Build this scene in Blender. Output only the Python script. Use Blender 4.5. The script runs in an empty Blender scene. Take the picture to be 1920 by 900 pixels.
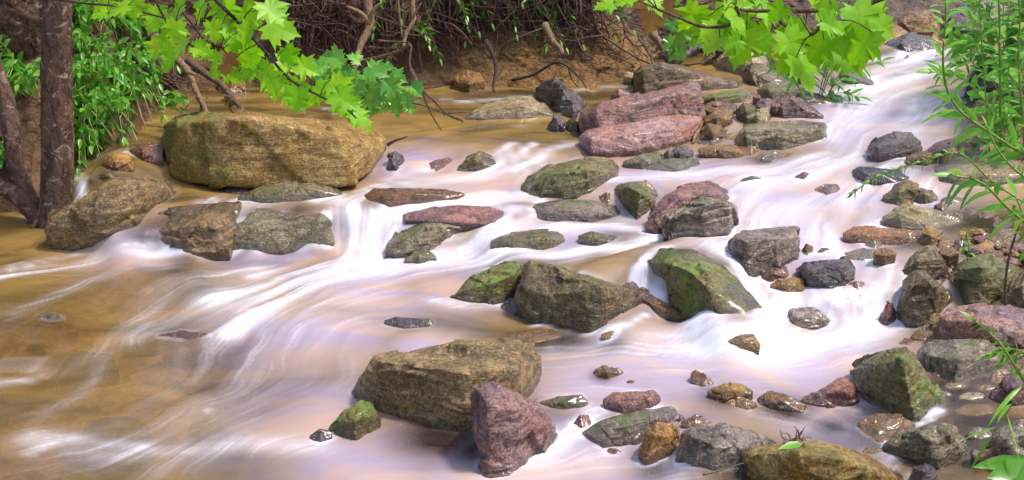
import bpy, bmesh, math, random
import numpy as np
from mathutils import Vector, Matrix
from mathutils.bvhtree import BVHTree
random.seed(7); np.random.seed(7)
sc = bpy.context.scene
COL = sc.collection
# ------------------------------------------------------------------ camera, world, sun, exposure
CAMZ, PITCH, FOC = 2.1, 20.0, 40.0
FPX = 1920*FOC/36.0
cd = bpy.data.cameras.new('camera'); cam = bpy.data.objects.new('camera', cd); COL.objects.link(cam)
cam.location = (0, 0, CAMZ); cam.rotation_euler = (math.radians(90-PITCH), 0, 0)
cd.lens = FOC; cd.sensor_width = 36; cd.clip_start = 0.05; cd.clip_end = 2000
sc.camera = cam
W = bpy.data.worlds.new('World'); sc.world = W; W.use_nodes = True
wn = W.node_tree; bg = wn.nodes['Background']
sky = wn.nodes.new('ShaderNodeTexSky'); sky.sky_type = 'NISHITA'; sky.sun_disc = False
SUN_EL, SUN_AZ = 62.0, 84.0     # degrees; azimuth clockwise from +Y
sky.sun_elevation = math.radians(SUN_EL); sky.sun_rotation = math.radians(SUN_AZ)
sky.air_density = 1.0; sky.dust_density = 3.0; sky.ozone_density = 1.2
wn.links.new(sky.outputs[0], bg.inputs[0]); bg.inputs[1].default_value = 0.15
sd = bpy.data.lights.new('sun', 'SUN'); so = bpy.data.objects.new('sun', sd); COL.objects.link(so)
sd.energy = 2.5; sd.angle = math.radians(7); sd.color = (1, 0.93, 0.84)
_az, _el = math.radians(SUN_AZ), math.radians(SUN_EL)
_sd = Vector((math.sin(_az)*math.cos(_el), math.cos(_az)*math.cos(_el), math.sin(_el)))
so.rotation_euler = _sd.to_track_quat('Z', 'Y').to_euler()
so.location = (0, -5, 12)
sc.view_settings.view_transform = 'Standard'; sc.view_settings.look = 'None'
sc.view_settings.gamma = 1; sc.view_settings.exposure = 0.68

# ------------------------------------------------------------------ picture <-> place
cp, sp = math.cos(math.radians(PITCH)), math.sin(math.radians(PITCH))
def ray(u, v):
    a, b = (u-960)/FPX, (450-v)/FPX
    return np.array([a, cp+b*sp, -sp+b*cp])          # not normalised
def on_plane(u, v, z):
    d = ray(u, v); t = (z-CAMZ)/min(d[2], -0.02)
    return np.array([0, 0, CAMZ])+d*t
def at_Y(u, v, Y):
    d = ray(u, v); return np.array([0, 0, CAMZ])+d*(Y/d[1])
def P(s):
    return [tuple(float(q) for q in w.split(',')) for w in s.split()]

# water levels: u, v, height in metres
WC = """0,450,0 0,700,0 0,890,-.02 300,600,0 500,700,0 600,850,0 800,870,0 500,530,0 700,530,0 850,510,0 800,620,.01 960,590,.01 1000,885,0 1150,880,0
150,490,0 300,490,0 420,492,0 530,490,0 640,482,0 720,490,0 860,492,.01 30,420,.02 -200,480,0 -200,800,0
1040,650,.03 1250,680,.05 1500,680,.05 1500,760,.05 1650,650,.06 1130,735,.035 1380,850,.05 1700,860,.06 1800,740,.10 1840,700,.11 1900,800,.1 1080,800,.02
240,420,.13 290,412,.17 345,404,.170 400,396,.18 280,425,.13 300,385,.18 380,375,.20 450,375,.19 560,385,.19 640,372,.19 700,365,.19 760,365,.19 830,380,.18 900,345,.2 960,385,.17 1060,420,.13 1150,430,.13 930,405,.17 900,440,.03 980,445,.09
1100,455,.1 1200,440,.15 1180,470,.13 1040,475,.06
350,190,.29 600,190,.29 800,180,.29 700,240,.29 850,260,.29 1000,240,.29 780,295,.27 960,275,.28 1060,275,.28 740,345,.21 840,325,.22 960,310,.24 1080,320,.22 200,300,.27 250,285,.28 150,345,.10 330,350,.19
1250,335,.24 1420,320,.27 1560,300,.30 1620,230,.34 1500,380,.24 1620,400,.24 1500,170,.37 1650,180,.38 1690,150,.42 1580,118,.46 1700,118,.47 1750,92,.52 1850,90,.55 1700,85,.55 1400,165,.34 1200,165,.3 1000,170,.29 1560,420,.23
1230,465,.24 1300,455,.245 1340,490,.285 1280,478,.285 1240,468,.27 1380,535,.255 1412,575,.20 1440,560,.14 1210,490,.2 1450,450,.23 1600,470,.22 1640,530,.2 1570,540,.19 1460,545,.18 1450,610,.065 1530,625,.06 1640,610,.065 1290,605,.04 1190,560,.1 1680,490,.22
1800,420,.25 1850,440,.25 1850,310,.33 1930,420,.26 1740,300,.33 1740,400,.25"""
_wc = np.array([tuple(float(q) for q in w.split(',')) for w in WC.split()])
_wp = np.array([on_plane(u, v, h) for u, v, h in _wc])
_wq = np.stack([_wp[:, 0]/_wp[:, 1], np.log(_wp[:, 1])], 1); _wh = _wc[:, 2]
def H(x, y):
    x = np.asarray(x, float); y = np.maximum(np.asarray(y, float), 0.5)
    sh = x.shape; q0 = (x/y).ravel(); q1 = np.log(y).ravel(); out = np.empty(q0.size)
    for i in range(0, q0.size, 40000):
        a = q0[i:i+40000, None]-_wq[None, :, 0]; b = q1[i:i+40000, None]-_wq[None, :, 1]
        w = 1.0/(a*a+b*b+0.0004)**2.2
        out[i:i+40000] = (w*_wh).sum(1)/w.sum(1)
    return out.reshape(sh)
def at(u, v, dz=0.0):
    h = 0.15
    for _ in range(14):
        p = on_plane(u, v, h+dz); h = 0.5*h+0.5*float(H(p[0:1], p[1:2])[0])
    return on_plane(u, v, h+dz)

# ------------------------------------------------------------------ numpy noise
def _hash(i, j, k, s):
    h = (i*374761393+j*668265263+k*2147483647+s*1274126177) & 0xffffffff
    h = ((h ^ (h >> 13))*1274126177) & 0xffffffff
    return h ^ (h >> 16)
def noise3(p, seed=0):
    p = np.asarray(p, float); f = np.floor(p); i = f.astype(np.int64); t = p-f
    w = t*t*t*(t*(t*6-15)+10); r = 0
    for dx in (0, 1):
        for dy in (0, 1):
            for dz in (0, 1):
                h = _hash(i[:, 0]+dx, i[:, 1]+dy, i[:, 2]+dz, seed)
                g = np.stack([(h & 255)/127.5-1, ((h >> 8) & 255)/127.5-1, ((h >> 16) & 255)/127.5-1], 1)
                d = (g*(t-np.array([dx, dy, dz]))).sum(1)
                r = r+d*(w[:, 0] if dx else 1-w[:, 0])*(w[:, 1] if dy else 1-w[:, 1])*(w[:, 2] if dz else 1-w[:, 2])
    return r
def fbm(p, o=4, seed=0, gain=0.5):
    r = 0; a = 1.0
    for k in range(o):
        r = r+a*noise3(p*2.03**k, seed+k*17); a *= gain
    return r

# ------------------------------------------------------------------ object helpers
def tag(o, label=None, cat=None, group=None, kind=None):
    if label: o['label'] = label
    if cat: o['category'] = cat
    if group: o['group'] = group
    if kind: o['kind'] = kind
    return o
def smooth(me, on=True):
    me.polygons.foreach_set('use_smooth', [on]*len(me.polygons)); me.update()
def link(name, me, mat, parent=None, loc=None):
    o = bpy.data.objects.new(name, me); COL.objects.link(o)
    if mat: me.materials.append(mat)
    if parent is not None: o.parent = parent
    if loc is not None: o.location = loc
    return o
def empty(name, loc):
    o = bpy.data.objects.new(name, None); COL.objects.link(o); o.location = loc; o.empty_display_size = 0.05
    return o
def grid_mesh(name, X, Y, Z):
    ny, nx = X.shape
    me = bpy.data.meshes.new(name)
    n = nx*ny; idx = np.arange(n).reshape(ny, nx)
    q = np.stack([idx[:-1, :-1], idx[:-1, 1:], idx[1:, 1:], idx[1:, :-1]], -1).reshape(-1, 4)
    me.vertices.add(n); me.vertices.foreach_set('co', np.stack([X, Y, Z], -1).astype(np.float32).ravel())
    me.loops.add(q.size); me.loops.foreach_set('vertex_index', q.astype(np.int32).ravel())
    me.polygons.add(len(q)); me.polygons.foreach_set('loop_start', np.arange(0, q.size, 4, dtype=np.int32))
    me.update(calc_edges=True); smooth(me)
    return me
def add_attr(me, name, arr):
    a = me.attributes.new(name, 'FLOAT', 'POINT'); a.data.foreach_set('value', np.asarray(arr, np.float32).ravel())

def catmull(pts, n=6):
    pts = [np.array(p, float) for p in pts]
    if len(pts) < 3:
        return [pts[0]+(pts[-1]-pts[0])*k/n for k in range(n+1)]
    q = [2*pts[0]-pts[1]]+pts+[2*pts[-1]-pts[-2]]; out = []
    for i in range(1, len(q)-2):
        a, b, c, d = q[i-1:i+3]
        for k in range(n):
            t = k/n
            out.append(0.5*((2*b)+(-a+c)*t+(2*a-5*b+4*c-d)*t*t+(-a+3*b-3*c+d)*t**3))
    out.append(pts[-1]); return out

class MB:
    def __init__(s): s.v = []; s.f = []; s.at = []
    def tube(s, pts, r0, r1=None, sides=6, n=5, wob=0.0, prof=None):
        c = catmull(pts, n); m = len(c); r1 = r0 if r1 is None else r1
        base = len(s.v); up = Vector((0.31, 0.17, 0.93))
        for i, p in enumerate(c):
            a = c[min(i+1, m-1)]-c[max(i-1, 0)]; d = Vector(a)
            if d.length < 1e-9: d = Vector((0, 0, 1))
            d.normalize(); x = d.cross(up)
            if x.length < .05: x = d.cross(Vector((1, 0, 0)))
            x.normalize(); y = d.cross(x); t = i/(m-1)
            r = r0+(r1-r0)*t
            if prof: r = float(np.interp(t, prof[0], prof[1]))
            for k in range(sides):
                an = 2*math.pi*k/sides; rr = r*(1+wob*random.uniform(-1, 1))
                q = Vector(p)+x*(math.cos(an)*rr)+y*(math.sin(an)*rr)
                s.v.append(tuple(q))
        for i in range(m-1):
            for k in range(sides):
                k2 = (k+1) % sides
                s.f.append((base+i*sides+k, base+i*sides+k2, base+(i+1)*sides+k2, base+(i+1)*sides+k))
        s.f.append(tuple(base+k for k in reversed(range(sides))))
        s.f.append(tuple(base+(m-1)*sides+k for k in range(sides)))
        return c
    def blade(s, p, d, nrm, L, Wd, droop=0.3, fold=0.25, seg=5):
        p = Vector(p); d = Vector(d).normalized(); nrm = Vector(nrm)
        x = d.cross(nrm)
        if x.length < .01: x = d.cross(Vector((0.3, 0.8, 0.4)))
        x.normalize(); nrm = x.cross(d).normalized(); b = len(s.v)
        for i in range(seg+1):
            t = i/seg
            c = p+d*(L*t*(1-0.18*droop*t))-Vector((0, 0, 1))*(L*droop*t*t*0.6)
            w = Wd*0.5*(math.sin(math.pi*min(1, t**0.75))**0.9 if 0 < t < 1 else 0.02)
            s.v += [tuple(c-x*w+nrm*w*fold), tuple(c), tuple(c+x*w+nrm*w*fold)]
        for i in range(seg):
            a = b+i*3
            s.f += [(a, a+1, a+4, a+3), (a+1, a+2, a+5, a+4)]
    def maple(s, p, d, nrm, L, droop=0.2, fold=0.15, petiole=0.0, seed=0):
        HALF = [(0, .02), (.08, -.05), (.28, -.19), (.24, -.04), (.47, -.05), (.42, .12), (.39, .19), (.50, .26), (.70, .46), (.50, .41), (.50, .56), (.40, .50), (.27, .51),
                (.30, .63), (.35, .75), (.22, .73), (.17, .84), (.07, .88), (0, 1.06)]
        rs = random.Random(seed); p = Vector(p); d = Vector(d).normalized(); x = d.cross(Vector(nrm)).normalized(); n = x.cross(d).normalized()
        for sg in (-1, 1):
            b = len(s.v); sx = rs.uniform(.9, 1.1)
            pts = [(a*sg*sx+rs.uniform(-.015, .015)*(a > 0), c+rs.uniform(-.015, .015)*(a > 0)) for a, c in HALF]
            mid = [(0, .66), (0, .33)]
            for a, c in pts+mid:
                z = fold*abs(a)-droop*(c*c)*.55-0.35*droop*a*a+0.03*math.sin(7*a+5*c+seed)
                s.v.append(tuple(p+x*(a*L)+d*(c*L)+n*(z*L)))
            k = len(HALF); M, Nn = b+k, b+k+1
            o = [b+i for i in range(k)]
            # three convex-ish fans: low lobe and side lobe from Nn, tip lobe from M
            fan = [(Nn, i) for i in range(0, 12)]+[(M, i) for i in range(12, k-1)]
            for c0, i in fan:
                f = (c0, o[i], o[i+1]); s.f.append(f if sg > 0 else f[::-1])
            f = (Nn, o[12], M); s.f.append(f if sg > 0 else f[::-1])
    def tri_rock(s, c, r, rs):
        c = np.array(c); k = len(s.v); sc3 = np.array([r*rs.uniform(.7, 1.3), r*rs.uniform(.7, 1.2), r*rs.uniform(.4, .8)])
        t = 1.618; ico = np.array([(-1, t, 0), (1, t, 0), (-1, -t, 0), (1, -t, 0), (0, -1, t), (0, 1, t), (0, -1, -t), (0, 1, -t), (t, 0, -1), (t, 0, 1), (-t, 0, -1), (-t, 0, 1)])/1.9
        a = rs.uniform(0, 6.28); R = np.array([(math.cos(a), -math.sin(a), 0), (math.sin(a), math.cos(a), 0), (0, 0, 1)])
        for q in ico:
            s.v.append(tuple(c+R@(q*rs.uniform(.75, 1.15)*sc3)))
        for f in [(0,11,5),(0,5,1),(0,1,7),(0,7,10),(0,10,11),(1,5,9),(5,11,4),(11,10,2),(10,7,6),(7,1,8),(3,9,4),(3,4,2),(3,2,6),(3,6,8),(3,8,9),(4,9,5),(2,4,11),(6,2,10),(8,6,7),(9,8,1)]:
            s.f.append(tuple(k+i for i in f))
    def build(s, name, mat, parent=None, origin=None, sm=True):
        me = bpy.data.meshes.new(name)
        o0 = np.array(origin if origin is not None else (0, 0, 0), float)
        if parent is not None and origin is None: o0 = np.array(parent.location)
        v = np.array(s.v)-o0
        me.from_pydata(v.tolist(), [], s.f); me.validate(); smooth(me, sm)
        o = link(name, me, mat, parent)
        if parent is None and origin is not None: o.location = tuple(o0)
        return o

# ------------------------------------------------------------------ materials
class NT:
    def __init__(s, name):
        s.m = bpy.data.materials.new(name); s.m.use_nodes = True; s.t = s.m.node_tree; s.t.nodes.clear()
        s.out = s.n('ShaderNodeOutputMaterial')
    def n(s, typ, **k):
        x = s.t.nodes.new(typ)
        for a, b in k.items(): setattr(x, a, b)
        return x
    def l(s, a, b): s.t.links.new(a, b)
    def _in(s, sock, v):
        if hasattr(v, 'is_output'): s.l(v, sock)
        else:
            try: sock.default_value = v
            except Exception: sock.default_value = (*v, 1) if len(v) == 3 else v
    def noise(s, vec, scale, detail=5, rough=.55, dist=0.0):
        x = s.n('ShaderNodeTexNoise'); s.l(vec, x.inputs['Vector']); x.inputs['Scale'].default_value = scale
        x.inputs['Detail'].default_value = detail; x.inputs['Roughness'].default_value = rough; x.inputs['Distortion'].default_value = dist
        return x.outputs['Fac']
    def ramp(s, f, a, b, lo=0.0, hi=1.0):
        x = s.n('ShaderNodeMapRange'); x.inputs[1].default_value = a; x.inputs[2].default_value = b
        x.inputs[3].default_value = lo; x.inputs[4].default_value = hi; s._in(x.inputs[0], f); return x.outputs[0]
    def mix(s, f, a, b, mode='MIX'):
        x = s.n('ShaderNodeMix', data_type='RGBA', blend_type=mode)
        s._in(x.inputs[0], f); s._in(x.inputs[6], a if not (isinstance(a, tuple) and len(a) == 3) else (*a, 1)); s._in(x.inputs[7], b if not (isinstance(b, tuple) and len(b) == 3) else (*b, 1))
        return x.outputs[2]
    def math(s, op, a, b=0.0, clamp=False):
        x = s.n('ShaderNodeMath', operation=op, use_clamp=clamp); s._in(x.inputs[0], a); s._in(x.inputs[1], b); return x.outputs[0]
    def attr(s, name):
        x = s.n('ShaderNodeAttribute'); x.attribute_name = name; return x.outputs['Fac']
    def principled(s, **k):
        x = s.n('ShaderNodeBsdfPrincipled')
        for a, v in k.items():
            nm = {'color': 'Base Color', 'rough': 'Roughness', 'spec': 'Specular IOR Level', 'normal': 'Normal', 'coat': 'Coat Weight', 'coatr': 'Coat Roughness', 'sub': 'Subsurface Weight', 'ior': 'IOR'}[a]
            s._in(x.inputs[nm], (*v, 1) if isinstance(v, tuple) and len(v) == 3 and a == 'color' else v)
        return x
    def bump(s, h, strength=.5, dist=.02, prev=None):
        x = s.n('ShaderNodeBump'); x.inputs['Strength'].default_value = strength; x.inputs['Distance'].default_value = dist
        s.l(h, x.inputs['Height'])
        if prev is not None: s.l(prev, x.inputs['Normal'])
        return x.outputs[0]

def rock_mat(name, c1, c2, c3, moss=0.0, mossc=(.075, .10, .012), wet=.40, speck=.85, strata=.7, lichen=0.0, mossx=0.0):
    T = NT(name)
    tc = T.n('ShaderNodeTexCoord'); oi = T.n('ShaderNodeObjectInfo'); g = T.n('ShaderNodeNewGeometry')
    off = T.n('ShaderNodeVectorMath', operation='ADD'); T.l(tc.outputs['Object'], off.inputs[0])
    cx = T.n('ShaderNodeCombineXYZ')
    for k, m in enumerate((17.0, 31.0, 7.0)):
        T.l(T.math('MULTIPLY', oi.outputs['Random'], m), cx.inputs[k])
    T.l(cx.outputs[0], off.inputs[1]); v = off.outputs[0]
    rot = T.n('ShaderNodeMapping'); T.l(v, rot.inputs['Vector']); rot.inputs['Rotation'].default_value = (.25, -.15, .4); rot.inputs['Scale'].default_value = (1, 1, 7)
    n1 = T.noise(v, 4.5, 6, .6, .4); n2 = T.noise(v, 26, 6, .72, .4); n3 = T.noise(rot.outputs[0], 5, 6, .66, .4); n4 = T.noise(v, 110, 4, .65)
    c = T.mix(T.ramp(n1, .40, .60), c1, c2)
    c = T.mix(T.math('MULTIPLY', T.ramp(n3, .48, .60), .95), c, c3)
    dark = tuple(q*.22 for q in c1)
    c = T.mix(T.math('MULTIPLY', T.ramp(n2, .50, .62), speck), c, dark)
    c = T.mix(T.math('MULTIPLY', T.ramp(n2, .46, .36), .55), c, tuple(min(.7, q*1.5+.02) for q in c2))
    c = T.mix(T.math('MULTIPLY', T.ramp(n4, .52, .62), .7), c, dark)
    c = T.mix(T.math('MULTIPLY', T.ramp(n4, .46, .34), .45), c, tuple(min(.75, q*1.9+.04) for q in c2))
    hsv = T.n('ShaderNodeHueSaturation'); T.l(c, hsv.inputs['Color']); hsv.inputs['Saturation'].default_value = 1.22
    T.l(T.ramp(oi.outputs['Random'], 0, 1, .488, .512), hsv.inputs['Hue']); T.l(T.ramp(T.math('FRACT', T.math('MULTIPLY', oi.outputs['Random'], 7.3)), 0, 1, .72, 1.12), hsv.inputs['Value'])
    c = hsv.outputs[0]
    if lichen:
        nl = T.noise(v, 16, 6, .7, 1.0); c = T.mix(T.math('MULTIPLY', T.ramp(nl, .58, .66), lichen), c, (.50, .47, .44))
    sep = T.n('ShaderNodeSeparateXYZ'); T.l(g.outputs['Normal'], sep.inputs[0])
    mm = None
    if moss:
        nm = T.noise(v, 5.5, 9, .74, .6)
        f = T.math('ADD', T.math('MULTIPLY', sep.outputs[2], .07), nm)
        f = T.math('ADD', f, T.math('MULTIPLY', T.math('SUBTRACT', T.noise(v, 2.3, 3, .5), .5), .55))
        if mossx:
            sx_ = T.n('ShaderNodeSeparateXYZ'); T.l(tc.outputs['Object'], sx_.inputs[0]); f = T.math('ADD', f, T.math('MULTIPLY', sx_.outputs[0], -mossx))
        mm = T.math('MULTIPLY', T.ramp(f, .68-.15*moss, .76-.13*moss), T.ramp(n2, .66, .50, .25, 1))
        mcol = T.mix(T.ramp(T.noise(v, 45, 5, .7), .38, .62), tuple(q*.4 for q in mossc), tuple(q*1.7 for q in mossc))
        c = T.mix(T.math('MULTIPLY', mm, .9), c, mcol)
    wa = T.ramp(T.math('ADD', T.attr('wet'), T.math('MULTIPLY', n1, .5)), .62, .92)
    c = T.mix(T.math('MULTIPLY', wa, .62), c, T.mix(1.0, c, (.42, .36, .34), 'MULTIPLY'))
    h = T.math('ADD', T.math('MULTIPLY', n2, .55), T.math('MULTIPLY', n3, strata))
    h = T.math('ADD', h, T.math('MULTIPLY', T.noise(v, 11, 9, .72), .9))
    h = T.math('ADD', h, T.math('MULTIPLY', n4, .16))
    rg = T.ramp(n2, .35, .65, wet-.16, wet+.20)
    if mm is not None: rg = T.math('ADD', rg, T.math('MULTIPLY', mm, .35), True)
    rg = T.math('SUBTRACT', rg, T.math('MULTIPLY', wa, .16))
    b = T.principled(color=c, rough=rg, spec=.6, coat=T.ramp(wa, 0, 1, .18, .7), coatr=.22, normal=T.bump(h, .9, .026))
    T.l(b.outputs[0], T.out.inputs[0]); return T.m

RM = {
 'olive':  rock_mat('olive_rock', (.17, .115, .05), (.30, .215, .115), (.085, .058, .03), .35),
 'ochre':  rock_mat('ochre_rock', (.31, .18, .065), (.44, .28, .12), (.20, .11, .045), .15, wet=.45, speck=.4),
 'bigochre': rock_mat('ochre_boulder', (.33, .20, .065), (.46, .32, .15), (.22, .11, .035), .8, mossx=.22, mossc=(.11, .115, .012), wet=.50, speck=.5),
 'moss':   rock_mat('mossy_rock', (.14, .11, .05), (.24, .19, .10), (.10, .08, .035), .7),
 'vmoss':  rock_mat('very_mossy_rock', (.15, .13, .04), (.24, .19, .08), (.10, .09, .03), .88, mossc=(.11, .18, .010)),
 'purple': rock_mat('purple_rock', (.19, .095, .085), (.33, .185, .145), (.10, .055, .075), .0, wet=.40, lichen=.25),
 'red':    rock_mat('red_rock', (.28, .12, .078), (.38, .22, .17), (.14, .075, .09), .0, wet=.35),
 'grey':   rock_mat('grey_rock', (.21, .165, .12), (.35, .285, .235), (.12, .09, .065), .25, wet=.35, lichen=.3),
 'greymoss': rock_mat('grey_mossy_rock', (.20, .16, .085), (.34, .28, .19), (.12, .095, .05), .6, wet=.30, lichen=.3),
 'dark':   rock_mat('dark_wet_rock', (.075, .06, .06), (.15, .115, .11), (.05, .04, .045), .0, wet=.26),
 'brown':  rock_mat('brown_rock', (.22, .12, .05), (.34, .19, .09), (.12, .07, .035), .1, wet=.32),
 'wedge': rock_mat('pink_grey_rock', (.36, .165, .11), (.44, .29, .27), (.22, .15, .175), .0, wet=.34, lichen=.3),
 'tan':    rock_mat('tan_rock', (.40, .30, .17), (.52, .41, .26), (.28, .19, .10), .2, wet=.45, speck=.35, lichen=.3),
}
# ------------------------------------------------------------------ rocks
ROCKS = []
def R(name, mat, label, b, t, r='', dz=0.0, k=.42, dn=.13, rd=None, h=None, group='rocks in the stream', cap=.7, cat='rock', rough=1.0, back=.9, led=1.0):
    ROCKS.append(dict(name=name, mat=mat, label=label, b=P(b), t=P(t), r=P(r), dz=dz, k=k, dn=dn, rd=rd, h=h, group=group, cap=cap, cat=cat, rough=rough, back=back, led=led))
# left side
R('boulder', 'bigochre', 'huge ochre boulder with a mossy left half at the head of the cascade', '302,300 330,322 362,338 432,348 555,344 632,348 668,345 702,318', '295,272 303,238 330,220 395,213 455,215 520,221 600,229 652,236 700,247 719,262 723,285', '318,232 400,224 465,224 510,237 580,247 645,259 684,268 700,290', dz=.05, k=.55, dn=.03, cap=.5, rough=.7)
R('rock', 'olive', 'smooth brown humped rock at the foot of the left tree trunk', '92,428 130,432 200,434 250,427 300,395 342,376', '86,425 125,388 165,366 200,344 235,337 270,330 310,336 330,350 346,368', '150,382 235,350 250,368 225,405 285,352', k=.5)
R('rock', 'greymoss', 'low flat wet rock with water sliding over its left side', '242,441 330,462 420,476 530,474 626,462', '250,426 330,396 430,384 540,384 606,392 627,418', '440,455 520,425 600,412 330,430', k=.40)
R('flat_rock', 'olive', 'wide wet brown ledge running into the left side of the flat wet rock', '236,446 300,464 360,474 430,474', '242,428 268,412 310,396 350,386 400,379 450,380', '270,436 330,432 400,425', k=.42, led=2.0, rough=.8)
R('stone', 'ochre', 'small round ochre stone left of the huge boulder', '195,318 222,322 250,320', '190,305 204,288 232,286 248,294 252,305', '215,302 240,305', k=.5)
R('stone', 'red', 'reddish rounded stone wedged against the left end of the huge boulder', '240,290 270,302 305,304', '240,283 262,270 290,266 305,272', '265,285', k=.5)
R('stone', 'greymoss', 'flat greenish stone just above the humped brown rock by the left trunk', '175,336 205,345 245,342', '170,326 190,315 215,318 243,333', '205,330', k=.6)
R('rock', 'greymoss', 'low grey rock under the right half of the huge boulder', '446,376 500,380 560,377 640,367', '448,368 490,350 540,337 600,340 626,348 640,360', '500,362 570,352', k=.5)
R('stone', 'dark', 'dark wet stone in the shade under the huge boulder', '420,362 460,366 490,360', '424,352 450,342 482,348', '', k=.5)
R('stone', 'dark', 'dark stone with a thin trickle beside the right end of the huge boulder', '728,318 745,320 760,314', '728,288 742,283 757,290 762,305', '735,300', k=.5)
R('rock', 'brown', 'brown rock with water pouring over its left end below the huge boulder', '690,378 730,387 790,382 860,370', '684,366 700,354 770,352 850,358 872,364', '720,368 780,364', k=.6)
R('rock', 'greymoss', 'grey rock mottled with moss at the foot of the middle cascade', '722,475 760,477 800,472 870,458 924,442', '724,462 745,435 770,417 800,408 860,402 905,402 922,412', '745,455 800,425 880,425 840,440', k=.55)
R('stone', 'greymoss', 'small low stone in white water below the mossy cascade rock', '758,491 790,493 818,488', '760,483 778,472 805,472 816,480', '785,480')
R('stone', 'moss', 'round mossy stone with water parting around it at the lip of the upper pool', '858,320 895,321 928,318', '868,308 878,292 902,284 922,292 930,305', '890,300')
R('flat_rock', 'red', 'thin reddish slab at the upper pool lip', '782,320 820,322 848,310', '784,315 815,300 840,294 850,300', '')
R('flat_rock', 'tan', 'pale flat rock lying in the calm upper pool', '870,222 915,224 985,222 1036,217', '882,214 908,196 958,181 996,181 1022,195 1036,211', '920,205 980,198', k=.6)
R('flat_rock', 'purple', 'broad submerged rock veiled by the middle shelf of water', '760,412 840,405 930,420 940,405', '755,402 800,388 860,385 920,388 945,396', '', k=.6)
# heap in the middle
R('rock', 'dark', 'tall dark purple rock at the left end of the rock heap', '1012,188 1046,212 1088,212 1096,202', '1004,165 1018,153 1036,150 1054,155 1078,176 1097,195', '1030,172 1055,165 1070,190', k=.4)
R('stone', 'dark', 'small dark stone under the tall dark purple rock', '1052,216 1075,222 1094,217', '1053,208 1074,195 1090,197 1096,208', '1075,206', dz=.0)
R('stone', 'dark', 'small purple black stone in the water left of the tilted slabs', '1027,247 1046,249 1062,246', '1025,237 1040,216 1060,222 1063,235', '1045,230')
R('stone', 'olive', 'small olive stone tucked against the left ends of the tilted slabs', '1065,247 1082,250 1100,246', '1062,228 1084,212 1098,220 1102,232', '1082,226')
R('stone', 'purple', 'small reddish stone poking up behind the tilted slabs', '1146,187 1165,190 1184,186', '1145,177 1160,167 1178,170 1186,179', '1160,177')
R('slab', 'purple', 'long purple slab tilted on top of the rock heap', '1096,238 1130,248 1200,242 1320,220', '1090,222 1104,208 1126,196 1170,186 1210,177 1270,166 1303,153 1312,160 1316,190 1321,214', '1118,212 1180,198 1295,170 1140,232 1290,212', dz=.07, led=1.6, rough=.8, k=.25, dn=.06, cat='rock slab')
R('slab', 'wedge', 'long reddish slab lying under the tilted purple slab', '1094,277 1110,286 1200,281 1296,261 1306,250', '1087,258 1100,247 1140,240 1185,234 1240,218 1308,211 1318,222 1312,240', '1110,262 1170,256 1230,246 1290,240 1195,270', led=1.6, rough=.8, dz=.03, k=.35, dn=.07, cat='rock slab')
R('stone', 'ochre', 'thin ochre stone standing on edge at the right end of the reddish slab', '1298,268 1312,262 1324,236', '1300,258 1315,230 1326,222 1328,230', '', k=.3)
R('boulder', 'olive', 'long smooth olive boulder with a pale back at the foot of the ochre bank', '1192,170 1210,178 1300,176 1392,166', '1187,138 1200,122 1240,116 1280,122 1312,132 1342,142 1380,153 1400,161', '1205,132 1240,124 1290,136 1340,152', k=.5)
R('boulder', 'tan', 'tan boulder with a flat top behind the long olive boulder', '1340,124 1366,134 1395,141 1442,136', '1334,112 1360,95 1395,89 1425,99 1442,110', '1362,108 1398,112', k=.5)
R('rock', 'moss', 'dark mossy rock right of the long olive boulder', '1392,152 1420,164 1478,163', '1389,145 1398,125 1412,117 1428,120 1448,135 1482,160', '1405,132 1435,148', k=.5)
R('rock', 'purple', 'dark purple slab sloping to the water under the right maple branch', '1440,128 1470,142 1500,158 1527,158', '1438,108 1470,117 1500,130 1524,148 1530,155', '1470,125 1500,140', k=.5)
R('flat_rock', 'vmoss', 'low mossy slab with bright green tip behind the rock heap', '1314,190 1340,197 1395,190 1407,182', '1312,182 1340,175 1370,171 1396,169 1406,174', '1340,182 1385,178', k=.5)
R('flat_rock', 'moss', 'long dark mossy slab at the edge of the far rapid', '1422,180 1450,190 1520,196 1576,195', '1420,168 1442,154 1496,166 1540,178 1577,191', '1440,168 1500,178', k=.5)
R('rock', 'purple', 'pointed purple rock at the right end of the rock heap', '1440,215 1470,222 1540,222', '1436,198 1455,184 1480,175 1505,187 1530,205 1542,218', '1465,198 1490,192 1500,210', k=.5)
R('flat_rock', 'purple', 'dark purple slab leaning on the back of the square grey block', '1410,213 1450,222 1500,224', '1405,200 1425,194 1470,204 1502,217', '', k=.5)
R('rock', 'greymoss', 'square grey block with a flat top right of the rock heap', '1384,268 1400,277 1470,281 1550,270', '1380,258 1395,234 1440,230 1500,228 1545,229 1553,242 1553,262', '1398,246 1470,243 1540,240', k=.6)
R('stone', 'brown', 'brown stone between the reddish slab and the square grey block', '1312,262 1336,268 1362,262', '1310,248 1326,231 1350,235 1362,246', '1335,246', k=.5)
R('stone', 'brown', 'brown stone with orange top on the right slope of the heap', '1322,230 1345,234 1374,226', '1322,220 1338,210 1368,207 1376,214', '1345,220', dz=.03, k=.5)
R('stone', 'brown', 'small flat brown stone below the low mossy slab', '1318,206 1345,213 1384,208', '1318,198 1335,190 1360,190 1382,197', '', dz=.03, k=.5)
R('stone', 'moss', 'dark round mossy stone on top of the small rubble', '1386,218 1400,222 1416,216', '1383,208 1394,195 1408,194 1418,204', '1400,208', dz=.02)
R('stone', 'tan', 'pale yellow stone leaning on the square grey block', '1402,228 1420,232 1440,228', '1400,220 1416,205 1430,198 1440,203 1442,216', '1420,214', dz=.02)
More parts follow.
